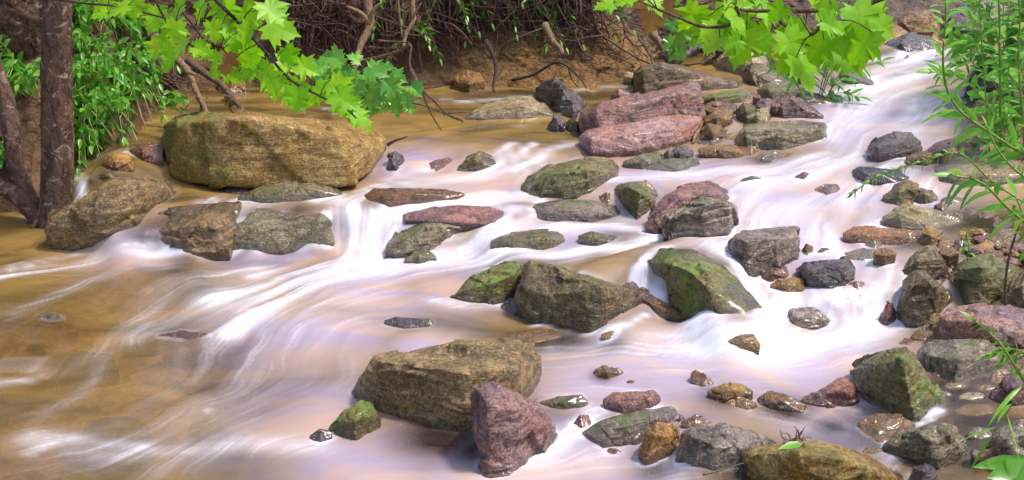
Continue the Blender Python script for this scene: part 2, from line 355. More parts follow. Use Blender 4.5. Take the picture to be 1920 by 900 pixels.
R('stone', 'purple', 'mauve stone in the small rubble behind the heap', '1420,200 1440,205 1462,200', '1418,192 1432,184 1455,186 1462,193', '', dz=.02)
R('stone', 'brown', 'flat brown wet stone under the left corner of the square grey block', '1312,290 1345,295 1385,297 1420,284', '1310,280 1332,273 1370,271 1400,277 1420,280', '1350,283 1385,285')
R('stone', 'ochre', 'small orange stone at the foot of the square grey block', '1393,290 1410,292 1425,287', '1394,280 1410,272 1424,278', '')
R('stone', 'purple', 'flat mauve stone below the reddish slab', '1305,268 1335,275 1358,272', '1308,264 1330,260 1352,260 1358,266', '')
R('rock', 'greymoss', 'low greenish rock in the shade below the reddish slab', '1168,312 1205,317 1242,308', '1170,303 1195,292 1222,286 1240,287 1243,298', '1205,300')
R('stone', 'dark', 'small upright dark stone between two low rocks below the reddish slab', '1245,304 1255,306 1264,303', '1244,290 1254,279 1263,286', '')
R('stone', 'dark', 'dark rounded stone below the right half of the reddish slab', '1256,299 1275,303 1299,297', '1256,290 1272,276 1290,275 1300,286', '1275,287')
R('flat_rock', 'greymoss', 'flat pale rock awash below the dark rounded stone', '1212,316 1260,324 1308,316', '1214,308 1255,297 1306,298 1312,307', '', k=.6)
R('boulder', 'moss', 'long mossy rock in the middle of the stream with a diagonal crack', '964,364 1000,369 1060,373 1110,370 1160,352', '961,357 990,331 1025,312 1070,303 1110,297 1150,301 1162,316 1164,335', '1000,345 1040,328 1100,318 1150,322 1070,350 1110,340', k=.5)
R('rock', 'moss', 'mossy four sided rock right of the long mossy rock', '1146,378 1165,394 1195,412 1228,400 1244,385', '1140,356 1150,346 1175,341 1206,341 1230,355 1246,371', '1180,352 1200,362 1225,372', k=.45)
R('rock', 'purple', 'purple brown arched rock leaning over a squared rock in midstream', '1208,430 1232,434 1300,410 1386,392', '1205,420 1228,388 1250,364 1280,346 1330,341 1370,354 1392,374 1390,386', '1240,400 1275,368 1330,362 1375,376', k=.5)
R('rock', 'grey', 'squared brown grey rock with a flat front under the arched rock', '1262,448 1320,449 1368,442 1378,425', '1245,407 1280,388 1312,371 1352,370 1379,388 1381,410', '1262,410 1318,384 1362,380', k=.4)
R('rock', 'grey', 'wet flat rock with water running off its right end under the long mossy rock', '1002,410 1050,416 1110,416 1162,408', '992,390 1020,376 1070,374 1120,377 1160,385 1168,398', '1050,395 1110,393', k=.6)
R('stone', 'brown', 'small brown stone below the right end of the long mossy rock', '1120,376 1140,382 1156,376', '1122,368 1138,360 1154,364', '')
R('flat_rock', 'moss', 'low long mossy rock at the head of the white run', '920,466 960,471 1020,468 1081,455', '919,452 932,440 1000,431 1058,428 1080,437', '950,453 1020,447', k=.55)
R('stone', 'moss', 'small low mossy stone right of the low long mossy rock', '1086,455 1120,462 1172,460', '1085,442 1110,434 1150,440 1174,453', '1120,448')
# right of the run
R('rock', 'dark', 'dark humped rock in the rapid at the end of a red twig', '1633,293 1650,298 1690,297 1722,288', '1624,276 1640,258 1675,245 1706,247 1726,266 1728,280', '1645,275 1690,268', k=.5)
R('flat_rock', 'dark', 'dark plank shaped rock below the humped rock of the rapid', '1600,328 1622,341 1680,343 1726,340', '1597,318 1612,312 1660,317 1720,324 1729,333', '1620,325 1700,332', k=.5)
R('rock', 'olive', 'brown rock with a rounded head beside a smaller twin', '1662,379 1690,383 1722,378', '1660,370 1676,345 1700,333 1722,343 1726,362', '1685,360 1712,352')
R('stone', 'olive', 'round brown stone touching the right side of the round headed rock', '1710,378 1735,383 1760,377', '1708,366 1728,352 1748,354 1760,368', '1735,364')
R('stone', 'ochre', 'small orange brown stone in front of the round headed rock', '1680,385 1700,389 1716,384', '1680,378 1694,371 1712,376', '')
R('rock', 'tan', 'wedge shaped tan rock lying in shallow water on the right', '1652,419 1690,428 1740,432 1795,420', '1654,408 1678,388 1700,383 1735,392 1775,401 1798,412', '1685,400 1730,415', k=.6)
R('stone', 'grey', 'small grey stone right of the round brown twin stone', '1764,382 1785,386 1808,380', '1766,374 1784,365 1806,372', '')
R('stone', 'red', 'small pink stone above the wedge shaped tan rock', '1752,394 1766,397 1782,392', '1752,385 1768,379 1780,383', '')
R('flat_rock', 'brown', 'long lumpy brown rock in front of the wedge shaped tan rock', '1584,453 1640,459 1690,459 1716,455', '1581,437 1600,426 1632,423 1680,430 1716,434', '1600,440 1690,442')
R('stone', 'ochre', 'ochre brown stone at the right end of the long lumpy rock', '1722,455 1745,460 1770,454', '1722,440 1740,430 1764,433 1770,444', '1745,443')
R('stone', 'grey', 'flat grey stone awash below the long lumpy brown rock', '1580,482 1620,488 1668,484', '1582,474 1620,465 1665,470', '', k=.7)
R('stone', 'olive', 'pointed olive stone just below the long lumpy brown rock', '1622,463 1640,466 1656,462', '1624,456 1640,450 1654,456', '')
R('boulder', 'tan', 'broad pale slab behind the arching green stem on the right', '1762,340 1800,347 1860,350 1940,344 1990,335', '1751,318 1770,304 1795,294 1840,284 1880,276 1940,262 1990,275', '1775,325 1840,328 1930,325', k=.6, cat='boulder')
R('rock', 'purple', 'mauve rock behind the broad pale slab', '1728,302 1770,308 1830,300', '1726,290 1755,268 1800,252 1835,258', '1770,280')
R('stone', 'brown', 'wet brown stone just left of the broad pale slab', '1700,308 1735,311 1762,305', '1700,295 1725,283 1755,286 1764,298', '1730,295')
R('stone', 'red', 'orange stone half sunk in pale water right of midstream', '1528,360 1552,364 1578,358', '1526,352 1545,344 1570,346', '')
R('stone', 'red', 'dull orange stone half sunk farther up the pale water', '1490,337 1506,340 1526,335', '1492,329 1508,322 1524,328', '')
R('stone', 'grey', 'low flat stone at the left edge of the pale water', '1428,300 1450,303 1472,298', '1430,292 1450,285 1472,291', '')
R('stone', 'moss', 'dull green stone half sunk below the flat red stone', '1388,340 1408,343 1430,339', '1390,334 1410,328 1428,333', '')
# boulder cascade
R('boulder', 'vmoss', 'large sunken boulder with a mossy face and water sliding over its top', '1200,512 1215,532 1270,572 1310,598 1356,619 1428,622', '1180,490 1198,480 1240,468 1300,468 1350,492 1385,520 1430,576 1440,612', '1218,492 1260,494 1295,508 1326,537 1348,572 1385,600', k=.5, rd=.03, rough=.6, dz=-.022)
R('boulder', 'grey', 'dark block shaped rock standing right of the sunken boulder', '1362,497 1374,508 1402,517 1450,506 1500,487', '1356,473 1366,452 1382,438 1420,429 1490,430 1503,452 1504,470', '1378,448 1402,452 1408,490 1440,448 1490,446', k=.4)
R('stone', 'dark', 'pitted black brown stone right of the block shaped rock', '1496,516 1512,532 1560,543 1594,530', '1491,503 1515,492 1550,489 1586,485 1600,503 1600,518', '1515,505 1580,500', k=.45)
R('stone', 'ochre', 'small flat ochre stone in front of the block shaped rock', '1444,540 1475,549 1508,544', '1443,533 1460,522 1488,517 1510,523', '1475,532')
R('stone', 'red', 'bright red stone under the block shaped rock', '1420,526 1450,530 1476,522', '1420,514 1440,501 1474,499 1478,510', '1450,513')
R('stone', 'ochre', 'little ochre stone at the right corner of the block shaped rock', '1503,478 1514,481 1525,476', '1502,466 1512,456 1524,462', '')
R('stone', 'red', 'orange stone under the veil above the small waterfall', '1582,545 1612,556 1648,545', '1582,536 1605,526 1642,534', '')
R('rock', 'grey', 'wet grey rock between the two small waterfalls', '1474,612 1495,619 1530,619 1566,612', '1471,582 1485,575 1530,576 1562,590 1569,604', '1490,592 1545,598')
R('stone', 'red', 'orange red stone beside the right small waterfall', '1650,606 1664,611 1680,604', '1652,585 1664,562 1676,568 1680,588', '')
# right bank rocks
R('rock', 'moss', 'triangular brown rock with a green left flank on the right bank', '1700,606 1720,609 1745,604 1798,578', '1682,562 1694,523 1715,506 1736,509 1762,534 1785,555 1797,570', '1708,540 1735,520 1728,560 1720,590', k=.35)
R('rock', 'olive', 'rounded brown rock behind the triangular rock on the right bank', '1694,518 1730,524 1775,520 1798,500', '1692,508 1704,488 1718,474 1740,461 1770,472 1797,494', '1720,490 1755,484', k=.45)
R('boulder', 'moss', 'big dark green rock with a pale sloping top on the right bank', '1790,552 1810,571 1850,574 1888,571 1960,540', '1777,512 1788,492 1812,479 1852,476 1920,488 1980,505', '1800,505 1840,500 1868,524 1884,552', k=.5)
R('rock', 'olive', 'rounded olive rock at the right edge above the pink slab', '1890,588 1930,605 1990,590', '1884,560 1894,530 1925,510 1980,505 2000,545', '1915,545', k=.4, dz=.06)
R('slab', 'wedge', 'flat pink slab jutting from the right bank', '1772,612 1810,626 1880,648 1950,652 2010,640', '1764,594 1776,579 1840,570 1920,573 1990,580 2015,610', '1775,600 1830,604 1900,622 1960,620', dz=.06, k=.6, dn=.08, cat='rock slab')
R('stone', 'olive', 'wet olive stone under the left end of the flat pink slab', '1746,620 1770,640 1808,642', '1746,608 1764,600 1795,622 1808,634', '')
R('stone', 'ochre', 'small ochre stone at the foot of the triangular rock', '1736,608 1752,612 1768,605', '1738,596 1752,586 1768,590', '')
R('slab', 'grey', 'grey layered slab under the flat pink slab', '1722,672 1750,700 1790,717 1850,704 1892,690', '1718,656 1745,640 1790,636 1850,640 1890,652 1900,675', '1745,668 1800,675 1870,672', k=.55, cat='rock slab')
R('boulder', 'vmoss', 'square green boulder with a bright mossy face on the right', '1600,722 1630,748 1665,774 1718,791 1768,762', '1588,692 1602,679 1660,655 1700,646 1714,660 1742,700 1766,738 1772,756', '1612,700 1640,700 1668,696 1690,672 1690,730 1715,770', k=.4, rd=.04)
R('rock', 'red', 'pinkish pointed rock left of the square green boulder', '1506,755 1540,763 1606,763', '1505,748 1540,727 1562,714 1578,708 1600,722 1608,745', '1555,735 1585,730')
R('stone', 'brown', 'flat brown wet stone left of the pinkish pointed rock', '1422,758 1460,768 1506,774 1516,764', '1420,745 1440,733 1470,739 1512,756', '1465,752')
R('stone', 'ochre', 'flat ochre stone on top of the little midstream cluster', '1330,740 1360,748 1412,740', '1327,734 1358,717 1394,719 1412,733', '1370,730', dz=.015)
R('stone', 'ochre', 'long tawny stone in front of the little midstream cluster', '1342,756 1375,764 1402,756', '1342,744 1358,731 1388,740 1404,750', '')
R('stone', 'ochre', 'small orange stone at the right end of the little midstream cluster', '1380,764 1400,769 1420,762', '1380,757 1398,748 1418,754', '')
R('stone', 'brown', 'narrow dark stone pointing up left of the little midstream cluster', '1298,718 1318,724 1342,724', '1295,698 1304,691 1322,702 1342,718', '')
R('stone', 'ochre', 'lone triangular ochre stone in the lavender water', '1115,704 1140,711 1170,704', '1113,694 1132,683 1160,690 1172,700', '1140,697')
R('stone', 'ochre', 'ochre stone with a sharp right end below the sunken boulder', '1348,646 1385,658 1424,658', '1346,640 1385,630 1412,627 1426,645', '1395,642')
R('stone', 'purple', 'oval purple brown stone between the big lower slab and the right cluster', '1134,764 1175,774 1228,766 1238,758', '1132,751 1150,737 1190,731 1228,733 1239,745', '1155,750 1210,745')
R('flat_rock', 'moss', 'low dark mossy stone at the right of the big lower slab', '1010,760 1050,768 1096,765', '1010,754 1050,743 1090,740 1102,754', '1060,754')
R('rock', 'grey', 'long grey brown rock in the lower cluster', '1096,825 1130,839 1200,832 1268,800', '1089,810 1110,797 1135,784 1200,771 1258,764 1277,780', '1110,815 1160,800 1230,785 1140,822', k=.5)
R('rock', 'ochre', 'upright ochre wedge between two grey rocks of the lower cluster', '1197,856 1212,865 1260,852 1276,826', '1195,846 1210,814 1234,790 1272,799 1278,815', '1228,815 1255,822', k=.3)
R('boulder', 'grey', 'large grey rock with a flat sloping top in the lower cluster', '1268,862 1300,872 1350,884 1392,872 1450,845', '1264,850 1278,812 1296,796 1360,793 1410,808 1455,829', '1290,812 1340,838 1390,842 1430,836', k=.45)
R('stone', 'red', 'reddish stone behind the large grey rock of the lower cluster', '1280,800 1305,804 1336,798', '1278,790 1304,776 1326,780 1338,790', '')
R('boulder', 'bigochre', 'broad yellow brown boulder at the bottom edge right of centre', '1398,885 1440,925 1540,960 1690,940', '1393,852 1406,841 1450,836 1530,828 1570,835 1640,862 1688,894', '1410,856 1500,852 1580,862 1650,890', k=.5)
R('stone', 'purple', 'dark red stone in front of the broad bottom boulder', '1618,905 1650,915 1696,908', '1618,892 1638,874 1675,878 1694,892', '')
R('stone', 'dark', 'black rounded stone standing at the bottom edge on the right', '1704,920 1730,930 1762,922', '1703,895 1715,873 1734,866 1752,876 1762,902', '1730,885')
R('boulder', 'greymoss', 'grey humped rock with moss patches near the bottom right', '1668,848 1692,858 1760,882 1818,858', '1659,838 1684,819 1712,808 1740,797 1770,792 1790,802 1810,832 1818,850', '1700,835 1740,818 1775,815', k=.5)
R('flat_rock', 'ochre', 'sunken flat ochre rock under the square green boulder', '1612,815 1650,830 1715,825', '1610,790 1640,772 1690,775 1718,795', '', k=.7)
R('rock', 'purple', 'purple grey rock at the right edge beside the clear pool', '1858,748 1895,762 1960,755', '1856,735 1880,708 1915,692 1975,700 1985,730', '1900,725')
R('rock', 'grey', 'grey slab in the bottom right corner', '1858,855 1900,892 1960,905 2010,880', '1855,830 1872,805 1915,785 1980,800 2015,845', '1890,835')
R('rock', 'purple', 'rough mauve rock behind the purple grey rock at the right edge', '1885,690 1930,702 1990,690', '1888,672 1910,655 1960,650 1995,670', '')
R('stone', 'red', 'small red brown stone under the grey layered slab', '1808,702 1825,708 1842,702', '1808,694 1822,684 1840,692', '', h=None)
# centre and lower left
R('boulder', 'olive', 'large olive rock with a pointed left shoulder in the centre of the stream', '975,575 1002,594 1040,608 1110,619 1164,614 1196,597', '966,556 975,534 980,496 994,485 1020,492 1056,505 1135,524 1190,540 1207,566 1206,580', '985,538 1015,552 1095,545 1132,532 1004,575 1170,575', k=.3, rd=.03)
R('rock', 'vmoss', 'bright mossy rock touching the left side of the pointed olive rock', '852,564 880,571 925,572 978,560', '846,556 868,532 905,505 954,490 976,494 980,530', '868,545 925,530 965,515', k=.35)
R('stone', 'dark', 'dark wet stone in front of the bright mossy rock', '940,580 965,590 992,590', '940,572 955,561 985,562', '')
R('rock', 'brown', 'brown rock behind the right end of the pointed olive rock', '1200,578 1235,594 1282,597', '1186,548 1205,541 1232,558 1284,590', '1230,575', k=.4)
R('flat_rock', 'purple', 'reddish flat rock behind the pointed olive rock', '1135,545 1175,560 1200,560', '1130,527 1160,518 1190,524 1205,545', '', k=.5)
R('slab', 'olive', 'great layered olive slab in the foreground', '655,745 682,760 706,772 742,784 790,782 832,802 896,812 960,790 1018,715', '651,732 664,708 678,689 700,663 758,654 800,648 870,642 960,642 1008,657 1018,684 1020,700', '706,676 770,688 850,694 915,694 965,690 1008,672 690,715 740,745 830,760', k=.6, rd=.02, rough=.5, led=3.6, cat='rock slab')
R('rock', 'wedge', 'red and purple wedge standing upright against the great olive slab', '903,886 918,892 954,889 990,866 1044,836', '883,748 887,724 908,714 930,720 976,740 1010,760 1034,795 1046,820', '915,760 925,800 912,845 965,770', k=.3, rd=.03, cap=.55)
R('stone', 'vmoss', 'mossy pointed stone at the left foot of the great olive slab', '612,806 640,818 668,826 716,802', '618,796 648,768 676,750 694,754 716,786', '665,785 690,775', k=.4)
R('stone', 'dark', 'small dark stone left of the mossy pointed stone', '580,824 600,830 624,824', '580,816 600,804 622,806', '')
R('stone', 'dark', 'dark low stone alone in the calm water above the great olive slab', '722,611 760,616 800,613', '720,600 740,594 785,597 806,608', '')
R('flat_rock', 'moss', 'thin flat mossy stone just breaking the surface near the dark low stone', '772,610 800,612 812,608', '772,602 790,596 808,598', '')
R('stone', 'moss', 'tiny dark stone breaking the surface far left', '72,598 95,601 118,598', '74,588 92,585 112,592', '', dn=.03)
R('flat_rock', 'ochre', 'golden flat rock just under the surface at the left edge', '-20,708 40,708 104,700', '-20,682 40,672 96,676 106,690', '', k=.8, dz=-.015)
R('rock', 'dark', 'dark drowned rock with water folding over it near the bottom left', '150,825 210,838 285,826', '155,804 190,782 240,778 280,798', '', k=.6, dz=-.045)
R('rock', 'olive', 'drowned olive rock in the bottom left water', '350,812 400,824 455,816', '352,792 390,774 440,778 456,796', '', k=.6, dz=-.05)
R('flat_rock', 'dark', 'broad dark rock drowned in the left pool behind the thin reddish stone', '250,620 340,630 440,612', '250,606 330,588 420,590 440,602', '', k=.8, dz=-.06)
R('flat_rock', 'dark', 'dark drowned slab beside the golden flat rock', '90,690 150,705 220,690', '90,672 140,656 210,664', '', k=.8, dz=-.05)
R('flat_rock', 'red', 'thin reddish stone under the streaks in the left pool', '300,635 340,640 390,634', '298,628 340,619 388,626', '', k=.7, dz=-.005)
R('flat_rock', 'ochre', 'flat sunken pebbly stone below the pointed olive rock', '968,638 1000,644 1050,632', '966,628 1000,618 1036,616 1052,624', '', k=.7, dz=-.005)
R('stone', 'ochre', 'pale yellow stone awash below the pointed olive rock', '1128,634 1145,637 1162,632', '1128,626 1145,619 1162,624', '', k=.7)
# far right, top
R('boulder', 'brown', 'large brown boulder standing above the far rapid', '1680,52 1715,62 1750,60 1762,48', '1674,32 1705,19 1740,18 1762,24 1768,38', '1690,40 1735,38', dz=.08, k=.5, group='boulders above the far rapid')
R('boulder', 'grey', 'dark grey boulder at the top edge behind the brown boulder of the far rapid', '1674,24 1720,30 1775,24', '1670,2 1700,-20 1745,-22 1775,-5', '', dz=.15, k=.5, group='boulders above the far rapid')
R('boulder', 'dark', 'dark wet rock at the top of the far rapid', '1662,94 1700,99 1756,94', '1660,82 1680,68 1710,60 1742,66 1758,80', '1690,82', k=.5, group='boulders above the far rapid')
R('stone', 'purple', 'mauve stone with water folding over it below the dark wet rock of the far rapid', '1680,109 1700,112 1726,108', '1682,100 1702,94 1724,99', '', k=.6, group='boulders above the far rapid')
R('rock', 'purple', 'grey mauve rock behind the leaves of the right maple branch', '1470,104 1510,109 1568,104', '1470,88 1495,66 1540,58 1566,78', '1510,85', k=.5, group='boulders above the far rapid')
R('rock', 'grey', 'rounded grey rock between the maple leaves and the far rapid', '1555,98 1590,104 1640,99', '1556,84 1580,66 1620,62 1642,80', '', k=.5, group='boulders above the far rapid')
R('rock', 'moss', 'small dark rock with a mossy left end in the far white water', '1564,146 1590,158 1637,161', '1562,132 1580,126 1605,136 1636,153', '1590,142', k=.5, group='boulders above the far rapid')
R('rock', 'grey', 'mauve grey boulder behind the tall right stems', '1775,50 1820,58 1880,50', '1770,30 1800,6 1850,-5 1890,15', '', dz=.12, k=.5, group='boulders above the far rapid')
R('rock', 'dark', 'dark rock in the shade of the right bank plants', '1812,160 1850,166 1890,158', '1812,142 1835,122 1868,120 1890,138', '', dz=.06, k=.5, group='rocks of the right bank')
R('rock', 'moss', 'green black rock deep among the right bank plants', '1876,200 1910,208 1950,200', '1876,176 1895,150 1930,148 1952,176', '', dz=.08, k=.5, group='rocks of the right bank')
R('rock', 'dark', 'flat dark rock at the water line of the right bank plants', '1770,205 1815,214 1868,208', '1768,192 1795,178 1845,176 1870,192', '', dz=.0, k=.5, group='rocks of the right bank')
R('boulder', 'brown', 'brown block standing in the far pool under the left maple branch', '410,172 430,178 462,176', '408,158 418,140 442,134 460,150', '', k=.4, group='rocks of the far bank')
R('rock', 'ochre', 'round ochre rock low in the far bank', '852,152 880,158 908,152', '854,140 875,130 900,136', '', k=.4, dz=.06, group='rocks of the far bank')
# row of pebbles on the right gravel bar: each small stone by its box
_pb = [("1775,458,34,22", 'ochre', 'ochre pebble next to the white pebble in the right row'), ("1801,460,28,22", 'purple', 'white flecked mauve pebble in the right row'), ("1835,458,44,26", 'brown', 'oval brown pebble in the right row'),
       ("1868,456,40,24", 'ochre', 'yellow brown pebble near the right end of the row'), ("1905,470,46,30", 'grey', 'grey pebble at the right end of the row'), ("1890,440,50,28", 'brown', 'brown pebble behind the right end of the row'),
       ("1908,505,40,34", 'olive', 'olive pebble over the right edge rocks'), ("1820,395,30,14", 'purple', 'flat mauve pebble in the shallow right water'), ("1850,402,34,14", 'red', 'flat pink pebble in the shallow right water'),
       ("1795,404,24,12", 'brown', 'tiny brown pebble right of the small pink stone'), ("1738,398,22,10", 'ochre', 'tiny ochre pebble left of the small pink stone'), ("1880,420,40,16", 'purple', 'low mauve pebble near the right edge shallows'),
       ("1790,722,44,12", 'ochre', 'flat orange pebble in the clear right pool'), ("1822,742,52,16", 'tan', 'flat sandy pebble in the clear right pool'), ("1768,738,36,12", 'ochre', 'thin ochre pebble beside the square green boulder'),
       ("1850,726,36,12", 'ochre', 'small tawny pebble in the clear right pool'), ("1830,768,80,24", 'tan', 'big drowned sandy stone in the clear right pool'), ("1760,700,26,14", 'purple', 'mauve pebble under the twig by the grey layered slab'),
       ("1215,772,40,12", 'ochre', 'ochre stone under the oval purple brown stone'), ("1150,846,30,14", 'brown', 'brown stone in front of the long grey brown rock'), ("1092,790,36,30", 'red', 'orange stone veiled by water right of the red wedge'),
       ("1185,715,20,6", 'ochre', 'chip of ochre stone right of the lone triangular stone'), ("1345,194,20,8", 'purple', 'little mauve stone on the rubble'), ("1420,180,16,8", 'red', 'little pink stone on the rubble behind the heap'),
       ("1455,196,18,9", 'red', 'pink rubble stone left of the pointed purple rock'), ("1402,190,20,9", 'red', 'pink rubble stone under the green tip of the mossy slab'), ("1480,560,30,16", 'red', 'red stone awash left of the small waterfall'),
       ("1478,290,30,8", 'ochre', 'low ochre stone in foam below the square grey block'), ("1225,135,24,12", 'tan', 'pale stone in the ochre bank'), ("1180,140,22,12", 'tan', 'small pale stone low in the ochre bank'),
       ("1665,596,40,24", 'olive', 'olive stone between the small waterfall and the triangular rock'), ("1735,628,54,22", 'brown', 'flat brown stone awash above the grey layered slab'), ("1702,640,30,14", 'purple', 'small mauve stone behind the square green boulder'),
       ("1852,668,60,30", 'purple', 'mauve stone half under the flat pink slab'), ("1790,612,36,18", 'ochre', 'tawny stone at the shaded foot of the flat pink slab'), ("1660,472,44,16", 'brown', 'brown stone awash above the rounded right bank rock'),
       ("1690,446,40,18", 'purple', 'mauve brown pebble under the long lumpy brown rock'), ("1840,478,60,24", 'tan', 'tan pebble behind the big dark green rock'), ("1780,470,40,18", 'brown', 'brown pebble behind the rounded right bank rock'),
       ("1880,705,50,30", 'brown', 'brown stone beside the clear right pool under the bent plant'), ("1838,812,50,24", 'olive', 'olive stone at the near end of the clear right pool'), ("1640,845,50,16", 'ochre', 'flat ochre stone in the side run below the square green boulder'),
       ("1600,480,26,12", 'ochre', 'ochre pebble awash beside the flat grey stone'), ("1545,470,24,12", 'brown', 'brown pebble right of the block shaped rock'), ("1575,555,36,18", 'brown', 'brown stone at the lip between the two small waterfalls'),
       ("1300,300,30,12", 'grey', 'grey pebble below the flat mauve stone'), ("1375,255,30,16", 'ochre', 'tawny stone at the left corner of the square grey block'), ("1475,232,36,12", 'purple', 'mauve stone resting behind the square grey block'),
       ("1520,140,40,18", 'grey', 'grey stone below the right maple leaves'), ("1600,130,36,16", 'purple', 'mauve stone in the far white water'), ("1690,205,34,12", 'purple', 'mauve stone drowned in the far rapid'), ("1610,240,40,10", 'red', 'reddish stone drowned in the middle of the far rapid')]
for s, m, l in _pb:
    u, v, w, h = (float(q) for q in s.split(','))
    a = random.uniform(.25, .75)
    R('pebble', m, l, f'{u-w*.42},{v+h*.35} {u},{v+h*.5} {u+w*.42},{v+h*.32}', f'{u-w*.5},{v+h*.1} {u-w*.5+w*a*.5},{v-h*.45} {u-w*.5+w*(.5+a*.5)},{v-h*.42} {u+w*.5},{v+h*.05}', '', k=.6, group='pebbles', cat='pebble', dz=(.05 if 'bank' in l or 'rubble' in l else -.03 if 'drowned' in l else 0))

def build_rocks():
    tmp = []
    for i, q in enumerate(ROCKS):
        b = q['b']; mid = b[len(b)//2]
        h0 = float(at(*mid)[2])+q['dz']
        bp = [on_plane(u, v, h0) for u, v in b]
        us = np.array([u for u, v in b]); Ys = np.array([p[1] for p in bp]); oo = np.argsort(us); us, Ys = us[oo], Ys[oo]
        allu = [u for u, v in b+q['t']]; wid = (max(allu)-min(allu))/FPX*np.mean(Ys)
        pts = []
        for p in bp:
            pts += [p, p-np.array([0, -0.02, q['dn']])]
        cu = np.mean(allu)
        for u, v in q['t']:
            Yf = float(np.interp(u, us, Ys)); d = ray(u, v); s = -d[2]/d[1]
            Hh = CAMZ+d[2]/d[1]*Yf-h0
            dist = min(max(Hh, 0.004)/max(s, .08), q['cap']*wid/q['k'])
            pts.append(at_Y(u, v, Yf+q['k']*dist))
            u2 = u+(cu-u)*.12; d2 = ray(u2, v); Yb = Yf+q['back']*dist
            p = np.array([0, 0, CAMZ])+d2*(Yb/d2[1]); p[2] = min(p[2]-.01, h0-.02) ; pts.append(p)
            p = p.copy(); p[2] = h0-q['dn']; pts.append(p)
        for u, v in q['r']:
            Yf = float(np.interp(u, us, Ys)); d = ray(u, v); s = -d[2]/d[1]; Hh = CAMZ+d[2]/d[1]*Yf-h0
            rd = q['rd'] if q['rd'] is not None else min(.10*max(Hh, .004)/max(s, .08), .05*wid)
            pts.append(at_Y(u, v, Yf+rd+.25*max(0, Hh)*.25))
        pts = np.array(pts)
        org = np.array([pts[:, 0].mean(), pts[:, 1].mean(), h0-.02])
        bm = bmesh.new()
        for p in pts-org: bm.verts.new(p)
        bm.verts.ensure_lookup_table()
        r = bmesh.ops.convex_hull(bm, input=bm.verts[:])
        dead = [x for x in bm.verts if not x.link_faces]
        bmesh.ops.delete(bm, geom=dead, context='VERTS')
        bmesh.ops.recalc_face_normals(bm, faces=bm.faces[:])
        me = bpy.data.meshes.new('hull'); bm.to_mesh(me); bm.free()
        o = bpy.data.objects.new('hull', me); COL.objects.link(o)
        ext = pts.max(0)-pts.min(0); size = float(max(ext[0], ext[1]*.8, ext[2]))
        m = o.modifiers.new('r', 'REMESH'); m.mode = 'VOXEL'; m.voxel_size = max(.0035, size/(95 if size > .25 else 52))
        sm = o.modifiers.new('s', 'SMOOTH'); sm.iterations = 1; sm.factor = .5
        vz = max(.02, pts[:, 2].max()-h0); tmp.append((o, q, org, size, wid, min(size, 2.6*vz+.02)))
    dg = bpy.context.evaluated_depsgraph_get(); dg.update()
    done = []
    for i, (o, q, org, size, wid, seff) in enumerate(tmp):
        me = bpy.data.meshes.new_from_object(o.evaluated_get(dg))
        n = len(me.vertices); co = np.empty(n*3); me.vertices.foreach_get('co', co); co = co.reshape(-1, 3)
        no = np.empty(n*3); me.vertices.foreach_get('normal', no); no = no.reshape(-1, 3)
        f = 1/size; sd = i*13+5
        A = seff*q['rough']
        rs = random.Random(i*7+1); co = co+no*(.006*size)
        warp = np.stack([noise3(co*f*4, sd+1), noise3(co*f*4, sd+2), noise3(co*f*4, sd+3)], 1)*.07*size
        c2 = co+warp
        # broken faces: each patch of the surface is a slightly tilted plane, with a step to its neighbours
        def facets(K, amp, tilt, p_):
            idx = [rs.randrange(n) for _ in range(K)]; sd_ = co[idx]; d2 = ((p_[:, None, :]-sd_[None])**2).sum(2); j = d2.argmin(1)
            of = np.array([rs.uniform(-1, .6) for _ in range(K)])*amp*seff
            tl = np.array([[rs.uniform(-1, 1) for _ in range(3)] for _ in range(K)])*tilt*seff/size
            return of[j]+(tl[j]*(co-sd_[j])).sum(1)
        big = size > .22
        d = facets(9 if big else 5, .015*q['rough'], .065, c2)+facets(34 if big else 12, .008*q['rough'], .12, c2)
        d += .014*A*noise3(c2*f*2.5, sd+4)+.008*A*noise3(c2*f*6, sd+5)
        d -= .022*A*np.exp(-(noise3(c2*f*2.3, sd+6)/.045)**2)*np.clip(.4+1.6*noise3(co*f*1.7, sd+16), 0, 1)        # cracks
        rs = random.Random(i); ax = np.array([rs.uniform(-.35, .35), rs.uniform(-.35, .35), 1.0]); ax /= np.linalg.norm(ax)
        ph = (c2@ax)*f*(10 if big else 5)+1.0*noise3(co*f*2, sd+7)
        saw = ph-np.floor(ph); d += .020*q['led']*A*(np.minimum(saw*1.15, (1-saw)*7)-.5)*np.clip(.3+1.9*noise3(co*f*1.6, sd+8), 0, 1.2)   # bedding ledges
        d += .009*A*fbm(co*f*13, 3, sd+9)
        co = co+no*d[:, None]
        me.vertices.foreach_set('co', co.astype(np.float32).ravel()); me.update(); smooth(me)
        add_attr(me, 'wet', np.clip(1-(co[:, 2]+org[2]-H(co[:, 0]+org[0], co[:, 1]+org[1]))/.07, 0, 1))
        me.materials.clear()
        ob = link(q['name'], me, RM[q['mat']], None, tuple(org)); tag(ob, q['label'], q['cat'], q['group'])
        done.append(ob); old = o.data; bpy.data.objects.remove(o); bpy.data.meshes.remove(old)
    return done
